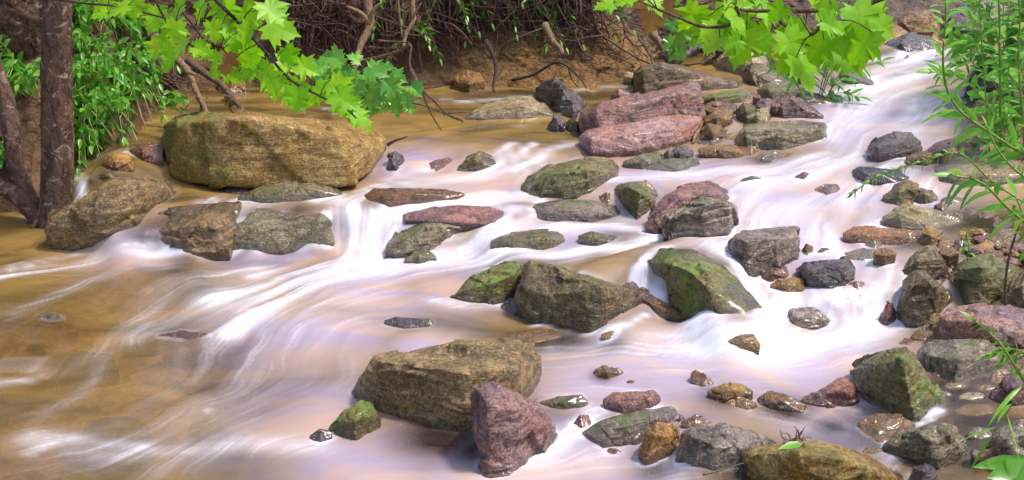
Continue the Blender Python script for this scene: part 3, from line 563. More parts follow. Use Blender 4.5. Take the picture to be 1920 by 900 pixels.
# ------------------------------------------------------------------ stream outline, ground sheet
OUT = P("-500,470 -200,440 0,398 78,384 140,310 215,272 285,222 330,182 420,167 640,161 850,161 1000,163 1180,150 1235,122 1330,112 1470,92 1600,88 1690,84 1790,84")
RB = P("1850,95 1830,150 1800,200 1790,250 1860,290 1960,330 2100,400 2150,520 2100,700 2060,900")
outw = [at(u, v) for u, v in OUT]; rbw = [at(u, v) for u, v in RB]
far_l = [np.array([-9.0, 4.2, 0]), np.array([-5.5, 5.2, 0])]
poly = [p[:2] for p in [np.array([-9, -6, 0])]+far_l[:1]+outw[1:]]+[np.array(p[:2]) for p in rbw]+[np.array([2.2, -6])]
poly = np.array(poly)
def sdist(x, y):
    """signed distance to the stream outline: positive inside the water"""
    sh = x.shape; px, py = x.ravel(), y.ravel(); best = np.full(px.size, 1e9); ins = np.zeros(px.size, bool)
    for i in range(len(poly)):
        a, b = poly[i], poly[(i+1) % len(poly)]
        e = b-a; t = np.clip(((px-a[0])*e[0]+(py-a[1])*e[1])/(e@e+1e-12), 0, 1)
        best = np.minimum(best, np.hypot(px-a[0]-t*e[0], py-a[1]-t*e[1]))
        c = ((a[1] > py) != (b[1] > py)); xi = a[0]+(py-a[1])*e[0]/(e[1] if abs(e[1]) > 1e-9 else 1e-9)
        ins ^= c & (px < xi)
    return np.where(ins, best, -best).reshape(sh)
def axis(lo, hi, step, far_lo, far_hi, n=22):
    m = np.arange(lo, hi+1e-6, step)
    a = lo-np.geomspace(step, lo-far_lo, n)[::-1]; b = hi+np.geomspace(step, far_hi-hi, n)
    return np.concatenate([a, m, b])
gx, gy = np.meshgrid(axis(-6, 6, .04, -220, 220), axis(1.2, 12.5, .04, -120, 320))
sdg = sdist(gx, gy)
Hg = H(np.clip(gx, -7, 7), np.clip(gy, 1.5, 12))
p3 = np.stack([gx.ravel(), gy.ravel(), np.zeros(gx.size)], 1)
nz = fbm(p3*1.6, 5, 3).reshape(gx.shape); nz2 = fbm(p3*7, 3, 9).reshape(gx.shape)
left = np.clip((1.2-gx)/1.2, 0, 1)*1.0
left = np.where((gy > 7.0) & (gx < 2.2), 1.0, np.where(gx < -1.5, 1.0, 0.0))
depth = np.clip(.035+.22*sdg, 0, .17)*(1+.5*nz)
out = np.maximum(-sdg, 0)
rise_l = np.minimum(1.45, 1.05*np.maximum(out-.10, 0))-.10
rise_r = np.minimum(.32*out, .55+.06*out)+.02
rise = np.where(left > .5, rise_l, rise_r)+np.clip(out-2, 0, 400)*.10*(1 + .5*nz)
G = np.where(sdg > 0, Hg-depth, Hg-.035+rise+np.clip(out, 0, .4)*.25*nz)+nz2*.012*np.clip(1+out*2, 1, 4)
# ground keeps away from the clear pool and bars on the right: shallow
for u_, v_, r_, a_ in [(1850,435,.40,.060),(1740,450,.28,.045),(1850,560,.35,.07),(1700,635,.2,.035),(1560,545,.10,.02),(1900,480,.4,.08),(1660,400,.2,.02),(1620,790,.12,.02),(1350,205,.3,.05)]:
    q_ = at(u_, v_); G = G+(a_+.02*nz2)*np.exp(-((gx-q_[0])**2+(gy-q_[1])**2)/(r_*r_))
ground_me = grid_mesh('ground', gx, gy, G)

T = NT('stream_bed_soil')
g = T.n('ShaderNodeNewGeometry'); v = g.outputs['Position']
c = T.mix(T.ramp(T.noise(v, 2.2, 6, .6, .5), .35, .65), (.34, .19, .065), (.52, .34, .15))
vo = T.n('ShaderNodeTexVoronoi'); vo.inputs['Scale'].default_value = 22; T.l(v, vo.inputs['Vector'])
vs = T.n('ShaderNodeSeparateColor'); T.l(vo.outputs['Color'], vs.inputs[0])
c = T.mix(T.ramp(vs.outputs[0], .55, .75, 0, .7), c, (.42, .20, .11))
c = T.mix(T.ramp(vs.outputs[1], .65, .8, 0, .7), c, (.16, .10, .06))
c = T.mix(T.ramp(T.noise(v, 30, 5, .7), .5, .7, 0, .6), c, (.12, .07, .035))
soil = T.mix(T.ramp(T.noise(v, 9, 6, .7), .4, .6), (.055, .035, .022), (.14, .085, .05))
c = T.mix(T.attr('soil'), c, soil)
b = T.principled(color=c, rough=.55, spec=.4, normal=T.bump(T.math('ADD', T.noise(v, 24, 6, .7), T.math('MULTIPLY', vo.outputs['Distance'], .6)), .8, .04))
T.l(b.outputs[0], T.out.inputs[0]); BEDM = T.m
add_attr(ground_me, 'soil', np.clip((out-.15)*3+nz*.5, 0, 1)*(out > .02))
ground = tag(link('ground', ground_me, BEDM), kind='structure')

rock_obs = build_rocks()
# ------------------------------------------------------------------ water
ny, nx = 720, 700
Yr = np.geomspace(1.7, 10.8, ny); sx = np.linspace(-1, 1, nx)
WY = np.repeat(Yr[:, None], nx, 1); WX = sx[None, :]*(0.58*WY+.9)
STR = [  # polyline, half width m, foam strength
 ("1010,432 940,470 840,488 740,503 620,520 520,560 450,620", .15, .85), ("740,490 600,520 480,545 420,560", .20, .6), ("450,600 400,690 320,780 240,830", .30, .22), ("600,540 520,610 480,700 420,780", .28, .25),
 ("420,470 300,472 180,487 60,508 -60,535", .07, 1.0), ("300,470 200,480 80,500 -40,515", .05, .6), ("260,430 200,455 120,480 20,500", .05, .5), ("240,500 160,530 90,560 20,590", .06, .3),
 ("640,375 668,400 682,440 690,475 720,500", .085, 1.0), ("760,382 725,405 700,440 690,480", .08, 1.0), ("630,392 640,430 650,480 640,505", .06, .8), ("690,480 600,500 480,520", .10, .6),
 ("400,372 360,400 325,440 290,470", .075, .75), ("500,375 440,400 390,440", .08, .35), ("600,372 520,372 430,376", .06, .55),
 ("1010,300 920,325 820,338 740,350 660,372 600,376", .075, .75), ("800,318 740,335 700,350 650,372", .05, .6), ("1010,372 930,374 850,378 780,388 740,400", .06, .9), ("960,388 925,404 905,440 880,465 800,495", .055, 1.0), ("1000,388 950,402 940,430 930,455", .05, .85),
 ("960,270 945,285 935,305 900,325", .05, .8), ("1075,270 1030,280 1000,300 970,320", .06, .75), ("1000,270 980,285 970,310", .04, .8), ("740,290 738,310 742,340", .02, .9), ("900,330 820,335 760,345", .05, .6),
 ("880,183 780,190 680,199 560,208", .02, .5), ("700,205 640,212 560,222 470,230", .015, .4), ("1180,160 1080,170 960,184 860,192", .06, .55), ("1000,238 920,236 840,250 780,268", .03, .3), ("820,270 760,272 730,280", .02, .3),
 ("1800,92 1740,104 1690,122 1640,140 1600,165 1520,185", .11, .8), ("1720,100 1660,112 1600,112 1560,112", .08, .7), ("1780,120 1720,145 1660,160 1600,172", .13, .85), ("1700,165 1640,190 1600,215 1580,250", .20, .6), ("1640,180 1600,200 1570,235 1590,280 1540,310", .15, .55), ("1730,180 1710,230 1690,280 1660,300", .14, .5),
 ("1570,290 1500,300 1440,318 1330,325 1230,330 1130,330", .10, .75), ("1600,300 1540,320 1460,340 1400,345", .16, .6), ("1660,310 1600,340 1520,380 1450,410 1400,430", .22, .55), ("1600,290 1500,312 1400,330", .07, .9), ("1420,350 1400,400 1380,440 1320,455", .16, .5), ("1500,380 1520,430 1560,470", .2, .5), ("1640,330 1600,380 1620,420 1560,450", .18, .5), ("1730,330 1740,360 1700,400 1640,420", .08, .5),
 ("1210,432 1150,425 1090,428 1040,425 990,440", .07, .8), ("1230,450 1180,468 1100,472 1010,476 920,486", .09, 1.0), ("1190,410 1150,415 1080,425", .06, .6), ("1000,440 960,475 880,490", .08, .9),
 ("1330,455 1380,490 1425,540 1445,590 1470,625", .10, .75), ("1300,458 1260,462 1215,478", .05, .4), ("1212,482 1196,505 1188,545", .022, 1.0), ("1200,545 1240,570 1290,600 1320,625", .04, .75), ("1500,550 1460,570 1440,610 1400,630", .08, .9),
 ("1600,545 1622,565 1640,590 1630,618", .05, 1.0), ("1668,560 1676,585 1670,615", .03, .9), ("1660,610 1600,625 1520,640 1420,645 1330,640", .10, 1.0), ("1690,520 1640,530 1600,548", .10, .45), ("1480,548 1540,552 1590,556", .05, .8), ("1560,450 1600,490 1650,510 1640,540", .14, .5),
 ("1640,630 1540,660 1420,668 1260,655 1120,650 1030,665", .15, .4), ("1620,670 1480,700 1320,690 1180,665 1050,672", .14, .3), ("1590,790 1480,780 1330,705 1180,730 1060,730", .16, .25), ("1000,560 930,575 860,572 800,560", .05, .5), ("1210,590 1160,615 1080,620 1000,610", .02, .8),
 ("1110,775 1080,800 1060,830 1010,870 900,900", .08, .5), ("1290,870 1150,860 1030,880 900,900", .15, .3), ("1230,770 1120,800 1070,820", .05, .4), ("1000,870 860,890 760,880", .16, .22),
 ("1630,810 1680,850 1660,870 1720,890", .03, .5), ("1765,770 1740,785 1720,800", .02, .9), ("1800,850 1740,885 1690,900", .06, .3), 
 ("640,690 520,730 380,790 240,830 100,850", .22, .20), ("600,840 470,830 330,845 180,850 60,820", .10, .45), ("480,740 440,800 380,850 300,880", .14, .28), ("300,845 200,830 120,825 60,850", .05, .6), ("660,600 560,640 470,690 400,760", .2, .22), ("420,560 340,600 220,650 90,700", .10, .2), ("210,640 190,690 150,740 60,790", .06, .25), ("110,700 50,715 -20,720", .03, .5), ("560,480 480,500 380,520 300,560 230,640", .12, .3), ("740,540 660,560 580,580 540,640", .14, .35),
 ("140,310 150,340 150,375 110,400", .035, .9), ("250,290 200,290 160,300 145,320", .03, .5), ("60,408 20,412 -40,415", .02, .8), ("250,318 255,330 270,340", .015, .6),
]
segs = []
for s, hw, fo in STR:
    pw = catmull([at(u, v)[:2] for u, v in P(s)], 4)
    for a, b_ in zip(pw[:-1], pw[1:]):
        dv = b_-a; L = np.linalg.norm(dv)
        if L > 1e-6: segs.append((a, b_, dv/L, hw, fo))
cy, cx = 200, 190                                            # coarse field, then interpolated
def sub(A):                                                   # bilinear coarse -> fine
    a = np.linspace(0, cy-1, ny); b_ = np.linspace(0, cx-1, nx); i = np.minimum(a.astype(int), cy-2); j = np.minimum(b_.astype(int), cx-2)
    ti = (a-i)[:, None]; tj = (b_-j)[None, :]
    return (A[i][:, j]*(1-ti)*(1-tj)+A[i+1][:, j]*ti*(1-tj)+A[i][:, j+1]*(1-ti)*tj+A[i+1][:, j+1]*ti*tj)
Yc = np.geomspace(1.7, 10.8, cy); CY = np.repeat(Yc[:, None], cx, 1); CX = np.linspace(-1, 1, cx)[None, :]*(0.58*CY+.9)
VX = np.full(CX.shape, -.8*.02); VY = np.full(CX.shape, -.45*.02); FO = np.zeros(CX.shape)
for a, b_, dv, hw, fo in segs:
    e = b_-a; t = np.clip(((CX-a[0])*e[0]+(CY-a[1])*e[1])/(e@e), 0, 1)
    d2 = (CX-a[0]-t*e[0])**2+(CY-a[1]-t*e[1])**2
    w = np.exp(-d2/(2*(hw*1.3)**2)); VX += w*dv[0]; VY += w*dv[1]
    w = np.exp(-(d2/(hw*hw*.5))); FO = np.maximum(FO, fo*w)
qc = np.stack([CX.ravel(), CY.ravel(), 0*CX.ravel()], 1)
def curl(sc__, sd_):
    e = .01; a0 = noise3(qc*sc__, sd_); ax_ = noise3((qc+[e, 0, 0])*sc__, sd_); ay_ = noise3((qc+[0, e, 0])*sc__, sd_)
    return ((ay_-a0)/e/sc__).reshape(CX.shape), (-(ax_-a0)/e/sc__).reshape(CX.shape)
nrm = np.hypot(VX, VY)+1e-9; VX /= nrm; VY /= nrm
for sc__, am, sd_ in ((1.6, .40, 5), (5.0, .34, 6), (13.0, .26, 7)):
    c0_, c1_ = curl(sc__, sd_); k_ = am*np.clip(1.15-FO*1.3, .12, 1); VX += c0_*k_; VY += c1_*k_
nrm = np.hypot(VX, VY)+1e-9; VX /= nrm; VY /= nrm
vx, vy, foam = sub(VX), sub(VY), sub(FO)
ly0, lyk = math.log(1.7), (ny-1)/math.log(10.8/1.7)
def samp(A, x, y):
    fi = np.clip((np.log(np.maximum(y, 1.7))-ly0)*lyk, 0, ny-1.001); fj = np.clip((x/(0.58*y+.9)+1)*.5*(nx-1), 0, nx-1.001)
    i = fi.astype(int); j = fj.astype(int); return A[i, j]
rs_ = np.random.RandomState(3); TEX = rs_.rand(1024, 1024)
def tex(x, y, cell):
    a = x/cell; b_ = y/cell; i = np.floor(a).astype(int); j = np.floor(b_).astype(int); ta, tb = a-i, b_-j
    i0, i1, j0, j1 = i % 1024, (i+1) % 1024, j % 1024, (j+1) % 1024
    return TEX[i0, j0]*(1-ta)*(1-tb)+TEX[i1, j0]*ta*(1-tb)+TEX[i0, j1]*(1-ta)*tb+TEX[i1, j1]*ta*tb
def lic(cell, n, step):
    acc = np.zeros(WX.shape); wt = 0
    for sg in (1, -1):
        x, y = WX.copy(), WY.copy()
        for k in range(n):
            ww = .5+.5*math.cos(math.pi*k/n); acc += ww*tex(x+50, y+50, cell); wt += ww
            st = step
            x = x+sg*st*samp(vx, x, y); y = np.clip(y+sg*st*samp(vy, x, y), 1.7, 10.79)
    acc /= wt; return (acc-acc.mean())/acc.std()
L0, L1, L2 = lic(.007, 24, .009), lic(.016, 24, .013), lic(.05, 24, .024)
WH = H(WX, WY)
for _ in range(2):
    WH[1:-1, 1:-1] = (WH[1:-1, 1:-1]*2+WH[:-2, 1:-1]+WH[2:, 1:-1]+WH[1:-1, :-2]+WH[1:-1, 2:])/6
gy_ = np.gradient(WH, axis=0)/np.gradient(WY, axis=0); gx_ = np.gradient(WH, axis=1)/np.gradient(WX, axis=1)
slope = np.hypot(gx_, gy_)
base = foam+np.clip((slope-.22)*.9, 0, .35)*(WX > -1.9-.0*WY)
soft = np.zeros(WX.shape)
SOFTC = np.zeros(CX.shape)
for a, b_, dv, hw, fo in segs:
    if fo < .45: continue
    e = b_-a; t = np.clip(((CX-a[0])*e[0]+(CY-a[1])*e[1])/(e@e), 0, 1); d2 = (CX-a[0]-t*e[0])**2+(CY-a[1]-t*e[1])**2
    SOFTC = np.maximum(SOFTC, fo*np.exp(-d2/(hw*hw*1.3)))
up = np.clip((WX*.55+WY-4.9)/1.0, 0, 1)                      # the rapid upstream on the right is silkier
soft = sub(SOFTC)*np.clip((.6+.4*up)*(WX > -2.2+.0*WY), 0, 1)
calm = np.clip(1-(base+soft*.6)*1.3, 0, 1)
st = .21*L2+.11*L1+.07*L0
strand = np.clip(L0*.55+L1*.65+L2*.35-.75, 0, 2)
F = base*(.72+st*(1.1-.7*up))+soft*(.30+.10*L2-.06*up)+strand*.16*np.clip(base*3.5, .05, 1)
# thin white lines where the water meets stone
WLN = np.zeros(WX.shape)
for ob in rock_obs:
    me_ = ob.data; n_ = len(me_.vertices); co_ = np.empty(n_*3); me_.vertices.foreach_get('co', co_); co_ = co_.reshape(-1, 3)+np.array(ob.location)
    hz = np.abs(co_[:, 2]-np.interp(0, [0], [0])-H(co_[:, 0], co_[:, 1])) < .012
    x_, y_ = co_[hz, 0], co_[hz, 1]; fi = ((np.log(np.maximum(y_, 1.7))-math.log(1.7))*(ny-1)/math.log(10.8/1.7)); fj = (x_/(0.58*y_+.9)+1)*.5*(nx-1)
    ok = (fi > 1) & (fi < ny-2) & (fj > 1) & (fj < nx-2); np.maximum.at(WLN, (fi[ok].round().astype(int), fj[ok].round().astype(int)), 1.0)
for _ in range(3):
    WLN[1:-1, 1:-1] = (WLN[1:-1, 1:-1]*2+WLN[:-2, 1:-1]+WLN[2:, 1:-1]+WLN[1:-1, :-2]+WLN[1:-1, 2:])/6*1.15
F += np.clip(WLN*2.0, 0, 1)*np.clip(.30+.45*L2, 0, .8)*np.clip(.25+base*2, 0, 1)
F = np.clip(F*(1-.5*calm)*(.88-.18*up), 0, .96)**1.12
wob = .004*L2*np.clip(base+.25, 0, 1)+.0018*L1*np.clip(base, 0.05, .6)
sdw = sdist(WX, WY)
wat_me = grid_mesh('water', WX, WY, WH+wob)
# milky share of the water (pale, lavender sky reflection in its colour) and clearness
PT = lambda s: [(at(u, v)[:2], r) for u, v, r in [tuple(float(q) for q in w.split(',')) for w in s.split()]]
clear2 = None
def field(lst):
    o = np.zeros(WX.shape)
    for (p, r) in lst: o = np.maximum(o, np.exp(-((WX-p[0])**2+(WY-p[1])**2)/(r*r)))
    return o
clear = field(PT("1790,740,.24 1830,700,.2 1840,790,.22 1760,830,.22 1680,820,.15 1850,420,.3 1780,420,.2 1060,640,.12 1010,640,.12 1150,645,.07 820,820,.2 900,850,.12 1400,880,.2 1230,870,.12 1900,440,.25 1880,650,.15 1700,690,.12 1640,800,.16 1560,800,.1 1750,620,.1 1900,560,.2 1680,600,.06 1480,770,.12 1360,745,.1 1440,300,.12 1700,450,.15 1700,420,.12 1130,705,.05"))
film = field(PT('270,435,.12 310,425,.18 350,420,.2 420,412,.15 480,405,.12 1290,485,.13 1340,505,.12 1380,540,.11 1405,580,.09 1250,475,.1 560,395,.1'))
dim = field(PT("215,815,.28 400,805,.25 340,612,.22 150,680,.3 20,690,.25 200,680,.6 80,640,.5 380,640,.4 250,810,.45 60,850,.5 450,760,.3 100,590,.4 250,560,.4"))*.45
F = F*(1-.38*np.clip(film*1.2, 0, 1)); add_attr(wat_me, 'foam', F); add_attr(wat_me, 'clear', np.clip(np.maximum(clear*.85+dim*1.1, film*.74)+.10, 0, .92))
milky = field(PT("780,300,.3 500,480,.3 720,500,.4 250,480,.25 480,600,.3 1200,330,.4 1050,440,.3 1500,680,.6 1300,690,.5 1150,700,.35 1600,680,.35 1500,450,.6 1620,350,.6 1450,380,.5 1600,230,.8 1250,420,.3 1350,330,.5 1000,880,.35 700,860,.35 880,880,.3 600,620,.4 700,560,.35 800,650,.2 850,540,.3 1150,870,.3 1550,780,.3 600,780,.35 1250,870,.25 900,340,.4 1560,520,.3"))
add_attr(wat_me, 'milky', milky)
T = NT('stream_water')
fo = T.attr('foam'); cl = T.attr('clear'); mk = T.attr('milky'); g = T.n('ShaderNodeNewGeometry'); v = g.outputs['Position']
mp = T.n('ShaderNodeMapping'); T.l(v, mp.inputs[0]); mp.inputs['Scale'].default_value = (.75, 1.7, 1); mp.inputs['Rotation'].default_value = (0, 0, .35)
brown = T.mix(T.ramp(T.noise(mp.outputs[0], 1.5, 5, .55, .9), .36, .60), (.070, .050, .019), (.32, .195, .055))
pale = T.mix(T.ramp(T.noise(mp.outputs[0], 2.2, 5, .55, .8), .42, .60), (.41, .325, .43), (.54, .375, .32))  # lavender of the reflected sky put into the milky diffuse colour
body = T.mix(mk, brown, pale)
bmp = T.bump(T.noise(v, 6, 3, .5, .3), .12, .03)
dif = T.n('ShaderNodeBsdfDiffuse'); T.l(body, dif.inputs[0])
tr = T.n('ShaderNodeBsdfTransparent'); tr.inputs[0].default_value = (.93, .80, .55, 1)
m1 = T.n('ShaderNodeMixShader'); T.l(cl, m1.inputs[0]); T.l(dif.outputs[0], m1.inputs[1]); T.l(tr.outputs[0], m1.inputs[2])
gl = T.n('ShaderNodeBsdfGlossy'); gl.inputs['Roughness'].default_value = .2; T.l(bmp, gl.inputs['Normal'])
fr = T.n('ShaderNodeFresnel'); fr.inputs[0].default_value = 1.42; T.l(bmp, fr.inputs['Normal'])
m2 = T.n('ShaderNodeMixShader'); T.l(fr.outputs[0], m2.inputs[0]); T.l(m1.outputs[0], m2.inputs[1]); T.l(gl.outputs[0], m2.inputs[2])
fp = T.principled(color=(.78, .77, .87), rough=.5, spec=.3)  # foam white, with a lavender sky tint painted in
m3 = T.n('ShaderNodeMixShader'); T.l(fo, m3.inputs[0]); T.l(m2.outputs[0], m3.inputs[1]); T.l(fp.outputs[0], m3.inputs[2])
T.l(m3.outputs[0], T.out.inputs[0]); WATM = T.m
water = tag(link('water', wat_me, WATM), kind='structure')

# ------------------------------------------------------------------ the cut bank on the left and far side
bl = [np.array([-8.5, 4.6, .0]), np.array([-5.2, 5.3, .0])]+outw[1:14]
bl = [np.array(p) for p in bl]
cl_ = catmull(bl, 14); cl_ = np.array(cl_)
arc = np.concatenate([[0], np.cumsum(np.linalg.norm(np.diff(cl_[:, :2], axis=0), axis=1))])
nS, nT = 620, 190
sS = np.linspace(0, arc[-1], nS); C = np.stack([np.interp(sS, arc, cl_[:, k]) for k in range(3)], 1)
for _ in range(14): C[1:-1] = (C[:-2]+C[1:-1]*2+C[2:])/4
tg = np.gradient(C[:, :2], axis=0); tg /= np.linalg.norm(tg, axis=1)[:, None]; nb = np.stack([-tg[:, 1], tg[:, 0]], 1)   # away from the water
zt = np.concatenate([np.linspace(-.25, 1.55, 150), np.full(40, 1.55)])
offL = np.interp(zt, [-.25, 0, .3, .7, 1.1, 1.55], [-.05, .02, .22, .5, .8, 1.1]); offF = np.interp(zt, [-.25, 0, .12, .38, .48, .62, .9, 1.2, 1.55], [-.08, 0, .10, .34, .50, .42, .30, .26, .45]); offD = np.interp(zt, [-.25, 0, .12, .38, .6, .9, 1.2, 1.55], [-.05, .0, .05, .14, .22, .30, .30, .5])
ext = np.concatenate([np.zeros(150), np.linspace(0.03, 2.2, 40)])
pxs = np.array([ (p[0]/(p[1]*cp-(p[2]-CAMZ)*sp+1e-6))*FPX+960 for p in C])
wl = np.clip((360-pxs)/120, 0, 1)[:, None]; wf = np.clip((pxs-760)/200, 0, 1)[:, None]*(1-wl); wd = 1-wl-wf
off = wl*offL+wf*offF+wd*offD+ext
BX = C[:, 0:1]+nb[:, 0:1]*off; BY = C[:, 1:2]+nb[:, 1:2]*off; BZ = C[:, 2:3]*.9+zt[None, :]+0*off
q = np.stack([BX.ravel(), BY.ravel(), BZ.ravel()], 1)
nn = (fbm(q*np.array([1.3, 1.3, 1.6]), 5, 31)*.13+fbm(q*6, 4, 47)*.06-.05*np.abs(noise3(q*7, 77))).reshape(BX.shape)
dmp = np.clip((zt+.2)/.3, 0, 1)[None, :]
BX = BX+nb[:, 0:1]*nn*dmp; BY = BY+nb[:, 1:2]*nn*dmp; BZ = BZ+.5*nn*dmp
bank_me = grid_mesh('bank', BX.T, BY.T, BZ.T)
add_attr(bank_me, 'sand', (np.clip((.50-(zt[None, :]+0*off))*5+1.2*fbm(q*3, 4, 71).reshape(BX.shape), 0, 1)*(wf*1.0+wd*.25+wl*.12)).T)
T = NT('bank_earth')
g = T.n('ShaderNodeNewGeometry'); v = g.outputs['Position']
so_ = T.mix(T.ramp(T.noise(v, 5, 8, .7), .35, .65), (.085, .047, .032), (.24, .135, .08))
so_ = T.mix(T.ramp(T.noise(v, 28, 5, .7), .5, .72, 0, .6), so_, (.34, .21, .12))
sa = T.mix(T.ramp(T.noise(v, 7, 8, .7), .36, .6), (.46, .255, .085), (.26, .14, .055))
sa = T.mix(T.ramp(T.noise(v, 40, 5, .7), .48, .62, 0, .85), sa, (.085, .05, .028))
c = T.mix(T.attr('sand'), so_, sa)
b = T.principled(color=c, rough=.75, spec=.25, normal=T.bump(T.math('ADD', T.noise(v, 14, 9, .72), T.math('MULTIPLY', T.noise(v, 60, 4, .7), .4)), 1.0, .06))
T.l(b.outputs[0], T.out.inputs[0])
bank = tag(link('bank', bank_me, T.m), kind='structure')


# ray casting onto what is already built
def bvh_of(me, loc=(0, 0, 0)):
    n = len(me.vertices); co = np.empty(n*3); me.vertices.foreach_get('co', co); co = co.reshape(-1, 3)+np.array(loc)
    return BVHTree.FromPolygons(co.tolist(), [tuple(p.vertices) for p in me.polygons])
BANKB = bvh_of(bank_me); GRB = bvh_of(ground_me)
def hit(u, v, which='bank', fallback=7.5):
    d = Vector(ray(u, v)).normalized(); o = Vector((0, 0, CAMZ)); best = None
    for t in ([BANKB, GRB] if which == 'bank' else [GRB]):
        r = t.ray_cast(o, d)
        if r[0] is not None and (best is None or r[3] < best[1]): best = (r[0], r[3])
    return np.array(best[0]) if best else at_Y(u, v, fallback)
def down(x, y):
    r = [t.ray_cast(Vector((x, y, 8)), Vector((0, 0, -1))) for t in (BANKB, GRB)]
    z = [q_[0].z for q_ in r if q_[0] is not None]
    return max(z) if z else 0.0
# ------------------------------------------------------------------ bark, leaf materials
def bark_mat(name, a, b_, patch=None, sc_=9.0, rough=.6):
    T = NT(name); tc = T.n('ShaderNodeTexCoord'); mp = T.n('ShaderNodeMapping'); T.l(tc.outputs['Object'], mp.inputs[0]); mp.inputs['Scale'].default_value = (1, 1, .35); v = mp.outputs[0]
    n = T.noise(v, sc_*3, 8, .7, .8); c = T.mix(T.ramp(n, .4, .62), a, b_)
    if patch:
        c = T.mix(T.ramp(T.noise(tc.outputs['Object'], 14, 6, .65, 1.5), .56, .62, 0, .85), c, patch)
    b = T.principled(color=c, rough=rough, spec=.4, normal=T.bump(T.math('ADD', n, T.math('MULTIPLY', T.noise(v, sc_*9, 5, .7), .4)), 1.0, .03))
    T.l(b.outputs[0], T.out.inputs[0]); return T.m
BARK = bark_mat('trunk_bark', (.055, .03, .02), (.22, .125, .075), (.46, .34, .24))  # last colour: pale patches spread by noise
BARK2 = bark_mat('wet_root_bark', (.07, .035, .025), (.24, .125, .085), (.38, .28, .2))
TWIG = bark_mat('twig_bark', (.13, .07, .045), (.26, .16, .10), None, 20)
TWIGD = bark_mat('dark_twig_bark', (.05, .03, .03), (.12, .07, .06), None, 20)
VINE = bark_mat('vine_bark', (.22, .13, .07), (.38, .25, .13), None, 14)
ROOTM = bark_mat('fine_root_bark', (.10, .052, .045), (.30, .17, .125), None, 20)
def leaf_mat(name, a, b_, trans=.45, rough=.4, spot=None):
    T = NT(name); g = T.n('ShaderNodeNewGeometry'); v = g.outputs['Position']
    wn_ = T.n('ShaderNodeMapRange'); T.l(g.outputs['Random Per Island'], wn_.inputs[0])
    c = T.mix(wn_.outputs[0], a, b_); c = T.mix(T.ramp(T.noise(v, 30, 4, .6), .4, .7, 0, .5), c, tuple(q*.6 for q in a))
    if spot: c = T.mix(T.ramp(T.noise(v, 22, 5, .65), .63, .68, 0, .9), c, spot)
    b = T.principled(color=c, rough=rough, spec=.45); tl = T.n('ShaderNodeBsdfTranslucent'); T.l(c, tl.inputs[0])
    m = T.n('ShaderNodeMixShader'); m.inputs[0].default_value = trans; T.l(b.outputs[0], m.inputs[1]); T.l(tl.outputs[0], m.inputs[2]); T.l(m.outputs[0], T.out.inputs[0]); return T.m
LM_B = leaf_mat('bright_maple_leaf', (.22, .60, .006), (.38, .72, .014), .55, .4, (.45, .38, .06))
LM_D = leaf_mat('dark_maple_leaf', (.08, .32, .04), (.26, .54, .05), .3, .25, (.30, .13, .06))
LM_P = leaf_mat('bank_plant_leaf', (.08, .36, .035), (.26, .58, .05), .5, .3)
LM_R = leaf_mat('stalk_leaf', (.14, .45, .04), (.30, .60, .05), .45, .35)
LM_DEAD = leaf_mat('dead_leaf', (.30, .15, .05), (.42, .24, .09), .3, .6)
STEM = leaf_mat('green_stem', (.20, .30, .05), (.28, .36, .08), .1, .4)
STEMY = leaf_mat('yellow_stem', (.32, .34, .10), (.40, .36, .14), .1, .5)

# ------------------------------------------------------------------ trees at the left edge
def tree_from(name, label, cat, base, parts, grp=None):
    t = empty(name, tuple(base)); tag(t, label, cat, grp)
    for pn, mb, mt in parts: mb.build(pn, mt, t)
    return t
b0 = at(105, 412)
m = MB(); Yb = b0[1]
tp = [at_Y(104, 470, Yb), b0+[0, 0, 0], at_Y(108, 300, Yb+.02), at_Y(106, 150, Yb+.03), at_Y(107, 20, Yb+.03), at_Y(109, -160, Yb+.05), at_Y(120, -600, Yb+.1), at_Y(140, -1100, Yb+.2)]
m.tube(tp, .1, .07, 20, 12, .035, ([0, .1, .2, .4, 1], [.115, .105, .088, .082, .055]))
rt = MB()
for k, (u, v) in enumerate(((60, 430), (140, 432), (95, 440))):
    rt.tube([at_Y(104, 370, Yb), at_Y((104+u)/2, 395, Yb-.04), at_Y(u, v, Yb-.08)], .045, .012, 8, 6, .1)
tree_from('tree', 'straight dark tree trunk with pale patches standing in the water at the left', 'tree', b0, [('trunk', m, BARK), ('root', rt, BARK2)])
m = MB(); b1 = at(62, 415); Y1 = b1[1]
m.tube([at_Y(66, 450, Y1), at_Y(66, 398, Y1), at_Y(48, 360, Y1+.03), at_Y(30, 310, Y1+.07), at_Y(22, 250, Y1+.1), at_Y(10, 190, Y1+.15), at_Y(-20, 100, Y1+.2), at_Y(-60, -40, Y1+.25), at_Y(-90, -500, Y1+.3)], .05, .05, 14, 8, .08)
r2 = MB(); r2.tube([at_Y(62, 400, Y1), at_Y(30, 365, Y1-.02), at_Y(-10, 350, Y1), at_Y(-60, 345, Y1+.1)], .05, .04, 10, 6, .1)
tree_from('tree', 'thin wet crooked trunk leaning at the left edge beside the straight one', 'tree', b1, [('trunk', m, BARK2), ('root', r2, BARK2)])
Y2 = Yb+.75
m = MB(); m.tube([at_Y(-120, 140, Y2), at_Y(-40, 92, Y2), at_Y(10, 70, Y2), at_Y(40, 35, Y2), at_Y(62, -20, Y2+.05), at_Y(70, -150, Y2+.1)], .15, .14, 16, 8, .1)
r3 = MB()
r3.tube([at_Y(50, 20, Y2), at_Y(62, 60, Y2-.02), at_Y(66, 95, Y2), at_Y(90, 120, Y2+.1)], .07, .03, 10, 6, .12)
r4 = MB(); r4.tube([at_Y(30, 60, Y2), at_Y(48, 85, Y2-.03), at_Y(60, 108, Y2), at_Y(55, 150, Y2+.1)], .06, .03, 10, 6, .12)
